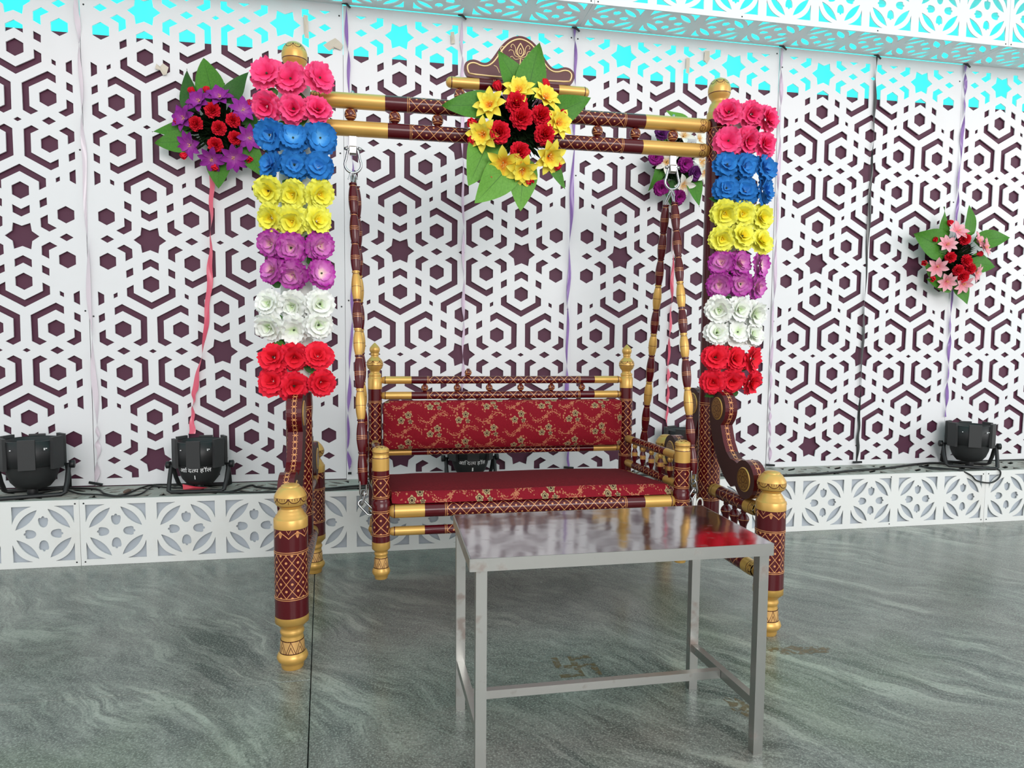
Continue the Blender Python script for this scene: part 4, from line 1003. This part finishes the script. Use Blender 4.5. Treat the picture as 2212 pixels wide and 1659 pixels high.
bouquet('flower_bouquet', 'white lily and purple rose bouquet on the wall behind the beam', (3.007, -.055, 2.064), 0,
    ('lily', [(0.028, 0.115), (0.119, 0.103), (-0.065, -0.028), (0.035, -0.144), (0.134, -0.014), (0.151, -0.072)]),
    ('rose', [(0.036, -0.036), (0.094, -0.082), (-0.099, 0.118), (-0.099, -0.171), (0.003, -0.215), (-0.135, -0.012)]), None,
    [(0.033, 0.200, -0.075, 0.248, .5), (-0.07, -0.03, -0.146, -0.185, .42), (0.09, -0.100, 0.134, -0.265, .5), (-0.02, -0.170, -0.03, -0.265, .7), (-0.065, 0.09, -0.125, 0.138, .7)],
    wl, [rose_mesh('rose', 'rose_magenta', 7, .044), rose_mesh('rose', 'rose_dark_purple', 8, .042)], BUD, ['leaf_pale', 'leaf', 'leaf', 'leaf_dark'], 52, .17, 1.1)
pl_ = [lily_mesh('lily', 'lily_pink', 5, .066, 7, 1), lily_mesh('lily', 'lily_pink', 6, .062, 8, 1)]
bouquet('flower_bouquet', 'pink lily and red carnation bouquet on the far right wall panels', (4.824, -.055, 1.578), 0,
    ('lily', [(-0.024, 0.152), (-0.089, 0.07), (0.12, 0.097), (-0.146, -0.063), (-0.079, -0.146), (0.032, -0.159), (0.174, 0.063), (.12, -.09)]),
    ('carnation', [(0.015, 0.105), (-0.076, -0.005), (0.032, -0.022), (0.063, -0.069), (-0.02, -0.079), (0.015, -0.114)]),
    ('rosebud', [(-0.06, 0.195), (-0.155, 0.095), (0.150, 0.025), (-0.155, -0.125), (-0.215, -0.037)]),
    [(-0.093, 0.143, -0.112, 0.298, .4), (0.089, 0.174, 0.085, 0.319, .5), (-0.121, 0.062, -0.306, 0.128, .8), (0.193, 0.113, 0.36, 0.143, .55), (0.154, -0.027, 0.28, -0.039, .75), (-0.140, -0.104, -0.220, -0.033, .5), (-0.051, -0.172, -0.198, -0.137, .45), (0.044, -0.18, 0.098, -0.281, .7)],
    pl_, CARN, BUD, ['leaf'], 63, .17)
yl = [lily_mesh('lily', 'lily_yellow', 7, .066, 7, 1), lily_mesh('lily', 'lily_yellow', 8, .062, 8, 2)]
bouquet('flower_bouquet', 'yellow lily and red carnation bouquet tied to the middle of the swing beam', (1.933, -1.065, 1.875), 0,
    ('lily', [(-0.119, 0.049), (-0.142, -0.057), (-0.011, 0.106), (0.086, 0.09), (0.136, 0.001), (0.105, -0.121), (-0.068, -0.156), (0.004, -0.177)]),
    ('carnation', [(-0.024, 0.057), (-0.004, 0.006), (-0.088, -0.052), (0.070, 0.018), (0.083, -0.048), (-0.01, -0.118)]),
    ('rosebud', [(-0.085, 0.120), (-0.175, -0.013), (-0.175, -0.074), (0.085, 0.140), (-0.115, -0.195), (0.031, -0.203), (0.135, -0.145), (0.150, 0.037)]),
    [(-0.026, 0.162, -0.090, 0.250, .65), (0.032, 0.14, 0.063, 0.295, .6), (-0.144, 0.059, -0.295, 0.046, .55), (0.136, 0.046, 0.272, 0.109, .6), (-0.133, -0.100, -0.196, -0.250, .65), (-0.063, -0.186, -0.172, -0.315, .65), (0.01, -0.179, 0.003, -0.328, .62), (0.124, -0.148, 0.180, -0.235, .35)],
    yl, CARN, BUD, ['leaf', 'leaf', 'leaf', 'leaf', 'leaf_pale', 'leaf_pale', 'leaf_pale', 'leaf'], 74, .165, 1.10, 1.15)

# ------------------------------------------------------------ ribbons
def ribbon(label, pts, width, twist, key, seed, clip=None, hook=False, wmod=.55):
    random.seed(seed); P = [Vector(p) for p in pts]; root = thing('ribbon', label, 'ribbon', tuple(P[-1]), group='satin ribbons hanging on the wall'); n = 90; vs = []
    ph = random.uniform(0, 6)
    for i in range(n+1):
        t_ = i/n; k = t_*(len(P)-1); a = min(int(k), len(P)-2); f_ = k-a; c_ = P[a].lerp(P[a+1], f_)
        an = ph+twist*2*pi*(t_+.02*sin(9*t_)); wd = width*.5*(1-wmod*.5*(1+sin(t_*37+ph)))
        d_ = Vector((cos(an), -.55*abs(sin(an)), 0)); c2 = c_+Vector((.003*sin(t_*60+ph), -.004, 0))
        vs += [c2-d_*wd-P[-1], c2+Vector((0, -.0025, 0))-P[-1], c2+d_*wd-P[-1]]
    b_ = MB(); b_.add(vs, [[3*i+j, 3*i+j+1, 3*i+j+4, 3*i+j+3] for i in range(n) for j in (0, 1)], 0, None, True); b_.build('ribbon_strip', MT[key], root)
    if clip:
        w_, tilt = clip; cb_ = MB(); cb_.box((0, -.008, -.006), (w_, .010, .012), mat=Matrix.Rotation(tilt, 3, 'Y'), bev=.002); L_(cb_.build('clip', MT['blk'], root), 'black plastic clip bar')
    if hook:
        t0 = P[0]-P[-1]; hb = MB(); hb.tube([t0+Vector((-.02, -.006, .004)), t0+Vector((.002, -.010, .002)), t0+Vector((.012, -.012, -.008)), t0+Vector((.022, -.014, -.018))], [.004, .007, .006, .005], 6); L_(hb.build('hook_tape', MT['rib_black'], root), 'black tape hook at the top')
    return root
yr = -.006
ribbon('pale pinkish ribbon hanging down the leftmost visible panel joint', [(-.012, yr, 2.748), (-.002, yr, 2.4), (.002, yr, 1.9), (.006, yr, 1.2), (.022, yr, .62), (.024, yr, .50), (.008, yr, .335)], .026, 4, 'rib_white', 1, (.062, .22), False, .35)
ribbon('coral pink ribbon hanging below the purple lily bouquet', [(.585, yr-.02, 1.86), (.572, yr, 1.62), (.560, yr, 1.35), (.530, yr, 1.05), (.478, yr, .80), (.466, yr, .70), (.470, yr-.04, .575)], .030, 1.6, 'rib_pink', 2, None, False, .25)
ribbon('purple ribbon hanging down the panel joint beside the left hanging rod', [(1.236, yr, 2.748), (1.248, yr, 2.40), (1.262, yr, 2.0), (1.270, yr, 1.7), (1.262, yr, 1.3), (1.240, yr, .85), (1.228, yr, .50), (1.238, yr, .352)], .022, 5, 'rib_purple', 3, (.018, 0), True, .45)
ribbon('pale pink ribbon running behind the middle of the bench', [(1.826, yr, 2.745), (1.830, yr, 2.3), (1.838, yr, 1.7), (1.842, yr, 1.2), (1.836, yr, .75), (1.84, yr, .45)], .020, 5, 'rib_lilac', 4, (.05, .1), True, .4)
ribbon('violet ribbon hanging just right of the beam bouquet', [(2.440, yr, 2.738), (2.446, yr, 2.45), (2.442, yr, 2.1), (2.428, yr, 1.6), (2.420, yr, 1.2), (2.420, yr, .8), (2.430, yr, .5), (2.437, yr, .350)], .024, 4, 'rib_purple', 5, (.056, .1), True, .45)
ribbon('hot pink ribbon hanging between the right hanging rods', [(3.030, yr-.02, 1.86), (3.035, yr, 1.6), (3.030, yr, 1.25), (3.020, yr, .95), (3.022, yr, .75), (3.018, yr, .56)], .022, 4, 'rib_pink', 6, None, False, .4)
ribbon('pale lilac ribbon hanging to the right of the right flower garland', [(3.667, yr, 2.745), (3.672, yr, 2.3), (3.674, yr, 1.7), (3.668, yr, 1.1), (3.668, yr, .7), (3.674, yr, .5), (3.680, yr, .332)], .020, 7, 'rib_lilac', 7, (.055, .08), True, .4)
ribbon('black ribbon hanging down the middle of the right wall panel', [(4.278, yr, 2.745), (4.282, yr, 2.3), (4.274, yr, 1.9), (4.270, yr, 1.2), (4.266, yr, .6), (4.264, yr, .335)], .022, 2, 'rib_black', 8, (.058, 0), True, .3)
ribbon('purple ribbon passing behind the pink lily bouquet', [(4.890, yr, 2.745), (4.898, yr, 2.5), (4.884, yr, 2.1), (4.880, yr, 1.7), (4.876, yr, 1.2), (4.878, yr, .85), (4.876, yr, .60)], .022, 6, 'rib_purple', 9, None, True, .45)
# crumpled end of a red ribbon under the light
b_ = MB(); b_.add([(0, 0, 0), (.06, -.01, -.012), (.115, .004, -.022), (.055, .002, -.034), (.004, -.006, -.026), (.055, -.016, -.016)], [[0, 1, 5], [1, 2, 5], [2, 3, 5], [3, 4, 5], [4, 0, 5]]); b_.add([(.0, .03, .02), (.02, .02, .05), (.045, .03, .030), (.03, .035, .0)], [[0, 1, 2], [0, 2, 3]])
tag(b_.build('ribbon', MT['rib_red'], None, (.463, -.20, .352)), 'crumpled red ribbon end lying under the light lettered 1', 'ribbon')

# ------------------------------------------------------------ stage lights
glyph = {}
def glyph_mesh(ch):
    cu = bpy.data.curves.new('g', 'FONT'); cu.body = ch; cu.resolution_u = 3; cu.offset = .012; o = bpy.data.objects.new('g', cu); C.objects.link(o)
    me = bpy.data.meshes.new_from_object(o); bpy.data.objects.remove(o); bpy.data.curves.remove(cu); return me
def lettering(lines, height):
    """white hand lettering as flat polygons; returns list of (verts, faces) centred on x=0"""
    out = []; y = 0
    for ln in lines:
        x_ = 0; vs = []; fs = []
        for tok in ln:
            if tok == ' ': x_ += .22; continue
            ch, adv, cut = tok; me = glyph_mesh(ch)
            xs = [v_.co.x for v_ in me.vertices]
            if not xs: x_ += .3; continue
            x0_ = min(xs); x1_ = max(xs); lim = x1_-cut if cut else 1e9; o_ = len(vs)
            for v_ in me.vertices: vs.append((min(v_.co.x, lim)-x0_+x_, v_.co.y))
            for p in me.polygons: fs.append([o_+i for i in p.vertices])
            x_ += (min(x1_, lim)-x0_)+adv; bpy.data.meshes.remove(me)
        mxw = max(v_[0] for v_ in vs); out.append(([((v_[0]-mxw/2)*height, v_[1]*height+y) for v_ in vs], fs)); y -= height*1.28
    return out
AH = [('आ', -.03, 0), ('ि', -.26, 0), ('द', -.03, 0), ('त', -.05, .16), ('य', -.02, 0), ' ', ('ह', -.03, 0), ('ॉ', -.03, 0), ('ल', 0, 0)]
def par_light(label, loc, rz, sc_, text=None):
    root = thing('stage_light', label, 'stage light', loc, group='black par lights on the ledge'); 
    b_ = MB(); b_.lathe([('a', [(.128, .088), (.135, .093), (.238, .096), (.240, .090), (.236, .086), (.200, .082), (.198, 0)])], (0, 0, 0), (0, 0, 1), 24, ['a'])
    for k in range(6):
        a = -pi/2+k*pi/3; m3 = Matrix.Rotation(a, 3, 'Z'); hgt = .125 if k in (0, 3) else .135
        b_.box(m3 @ Vector((.096, 0, .185)), (.012, .052, hgt), 1, m3)
    h_ = b_.build('housing', [MT['blk'], MT['blkflat']], root)
    b_ = MB(); b_.lathe([('a', [(.028, .030), (.034, .052), (.060, .070), (.095, .081), (.130, .086)])], (0, 0, 0), (0, 0, 1), 24, ['a'], 1.0); b_.build('bowl', MT['blk2'], root)
    b_ = MB(); b_.lathe([('a', [(.0, .016), (.012, .018), (.030, .016)])], (0, -.02, 0), (0, -.02, 1), 10, ['a']); b_.build('cable_gland', MT['blk'], root)
    b_ = MB(); b_.lathe([('a', [(0, .080), (.001, 0)])], (0, 0, .206), (0, 0, 1), 24, ['a']); b_.build('lens', MT['chrome'], root)
    for sy in (-1, 1):
        b_ = MB(); kz = .122
        pts = [(-.112, 0, kz), (-.110, sy*.035, .055), (-.106, sy*.062, .012), (-.095, sy*.066, .006), (.095, sy*.066, .006), (.106, sy*.062, .012), (.110, sy*.035, .055), (.112, 0, kz)]
        b_.tube([(p[0]*(1.0 if sy < 0 else .96), p[1], p[2]) for p in pts], .0065, 6, 0, False, True, 1.4); b_.build('yoke', MT['blk2'], root)
    for sx_ in (-1, 1):
        b_ = MB(); b_.lathe([('a', [(0, .006), (.018, .006), (.018, .017), (.034, .018), (.036, .014), (.036, 0)])], (sx_*.096, 0, .122), (sx_*2, 0, .122), 12, ['a']); b_.build('knob', MT['blk'], root)
    if text:
        b_ = MB()
        for vs, fs in lettering(text, .0265):
            P = []
            for (x_, z_) in vs:
                zz = .100+z_; rb = .0805+(zz-.095)*.12 if zz > .07 else .0745; r_ = rb+.0022; a = x_/r_; P.append((r_*sin(a), -r_*cos(a)-.0008, zz))
            b_.add(P, fs)
        L_(b_.build('lettering', MT['wtxt'], root), 'white painted Devanagari lettering')
    b_ = MB()
    for x_, z_ in ((-.050, .206), (.052, .209), (.058, .209), (.052, .204)): b_.box((x_, -.0862, z_), (.0045, .002, .0035))
    b_.build('marking', MT['wtxt'], root)
    root.rotation_euler = (0, 0, rz); root.scale = (sc_*1.16, sc_*1.1, sc_); return root
par_light('black stage light at the far left end of the ledge', (-.205, -.150, .3135), .25, 1.10)
par_light('black stage light with white Devanagari lettering and the number 1', (.532, -.150, .3135), -.02, 1.02, [AH, [('1', 0, 0)]])
par_light('black stage light lettered 11 seen behind the bench under its backrest', (1.865, -.130, .3135), .03, 1.0, [AH, [('1', -.02, 0), ('1', 0, 0)]])
par_light('black stage light behind the right armrest of the bench', (3.085, -.130, .3135), .4, 1.05)
par_light('black stage light at the right end of the ledge below the pink bouquet', (4.925, -.145, .3135), -.55, 1.06)

# ------------------------------------------------------------ cables
def cable(label, pts, r, z=.3165):
    P = [Vector((p[0], min(p[1], -.012), p[2] if len(p) > 2 else z)) for p in pts]; q = []; PP = [P[0]]+P+[P[-1]]
    for i in range(1, len(PP)-2):
        for k in range(6):
            t_ = k/6; a, b2, c_, d_ = PP[i-1:i+3]; q.append(.5*((2*b2)+(-a+c_)*t_+(2*a-5*b2+4*c_-d_)*t_*t_+(-a+3*b2-3*c_+d_)*t_**3))
    q.append(P[-1]); b_ = MB(); b_.tube(q, r, 8); return tag(b_.build('cable', MT['cable']), label, 'cable', 'black cables on the ledge')
cable('black cable looping from the far left light to the next one', [(-1.2, -.20), (-.5, -.22), (-.312, -.221), (-.212, -.19), (-.127, -.06), (.038, -.089), (.12, -.20), (.205, -.251), (.237, -.108), (.272, -.03), (.348, -.03), (.44, -.06), (.50, -.12)], .0045)
cable('thin cable curving along the ledge between the two left lights', [(-.127, -.05), (0.0, -.183), (.093, -.216), (.192, -.262), (.283, -.244), (.286, -.08), (.36, -.10), (.47, -.14, .32)], .0040, .3175)
cable('black cable running right from the lettered light behind the left swing post', [(.58, -.20), (.684, -.244), (.754, -.109), (.807, -.16), (.948, -.222), (1.126, -.238), (1.28, -.196), (1.6, -.16), (1.86, -.16), (2.3, -.12), (2.8, -.14), (3.05, -.16)], .0050)
cable('lower black cable near the ledge edge left of the bench', [(.60, -.22), (.689, -.250), (.836, -.268), (.963, -.268), (1.133, -.266), (1.294, -.245), (1.6, -.22), (1.84, -.17)], .0042, .3160)
cable('pair of twisted black cables running to the right end light', [(3.12, -.17), (3.40, -.24), (3.56, -.262), (3.756, -.258), (3.945, -.227), (4.127, -.183), (4.373, -.146), (4.661, -.055), (4.80, -.05), (4.86, -.10)], .0062)
cable('thin black cable beside the twisted pair toward the right end light', [(3.12, -.15), (3.50, -.250), (3.80, -.262), (4.044, -.213), (4.285, -.170), (4.666, -.067), (4.891, -.040), (5.25, -.030), (5.6, -.05), (6.2, -.10)], .0040, .3185)
cable('black cable drooping in a loop over the ledge edge by the right end light', [(4.603, -.12), (4.649, -.18), (4.731, -.262, .318), (4.800, -.289, .290), (4.845, -.291, .255), (4.941, -.291, .240), (4.997, -.291, .270), (5.000, -.288, .312), (4.975, -.24, .320), (4.94, -.19)], .0045)
cable('short black cable curled under the right end light', [(4.629, -.107), (4.603, -.207), (4.707, -.245), (4.809, -.262), (4.92, -.258), (4.966, -.229), (4.93, -.17)], .0038, .3165)
b_ = MB(); b_.lathe([('a', [(0, .006), (.01, .010), (.03, .010), (.04, .006)])], (.205, -.205, .322), (.240, -.115, .325), 10, ['a'])
tag(b_.build('tape_joint', MT['tapebrown']), 'brown tape wrapped round a cable joint between the left lights', 'tape')

# ------------------------------------------------------------ tape scraps
def scrap(label, c, pts, seed):
    random.seed(seed); b_ = MB(); n = len(pts); b_.add([(p[0], -.003-random.uniform(0, .009), p[1]) for p in pts]+[(0, -.010, 0)], [[i, (i+1) % n, n] for i in range(n)])
    tag(b_.build('tape_scrap', MT['tape'], None, c), label, 'tape', 'scraps of old adhesive tape')
scrap('crumpled tape scrap on the wall left of the purple bouquet', (.362, -.004, 2.358), [(-.026, .028), (-.008, .012), (.006, .030), (.030, .014), (.020, -.022), (.004, -.026), (-.008, -.004), (-.030, .002)], 1)
scrap('long tape strip on the wall above the left swing post', (1.042, -.004, 2.615), [(-.014, .062), (.008, .060), (.012, -.050), (-.010, -.046)], 2)
scrap('crumpled tape scrap beside the purple ribbon left of the beam', (1.172, -.004, 2.535), [(-.050, .004), (-.020, .024), (.010, .044), (.030, .030), (.050, .010), (.036, -.012), (.006, -.004), (-.020, -.024)], 3)
scrap('small tape strip left of the middle pale ribbon', (1.780, -.004, 2.625), [(-.014, .036), (.006, .040), (.010, -.020), (-.010, -.024)], 4)
scrap('pale tape strip left of the right swing post top', (3.092, -.004, 2.590), [(-.010, .048), (.010, .046), (.010, -.040), (-.012, -.036)], 5)
scrap('tan tape scrap just above the right swing post top', (3.205, -.004, 2.652), [(-.014, .030), (.014, .032), (.018, -.010), (.004, -.036), (-.014, -.018)], 6)
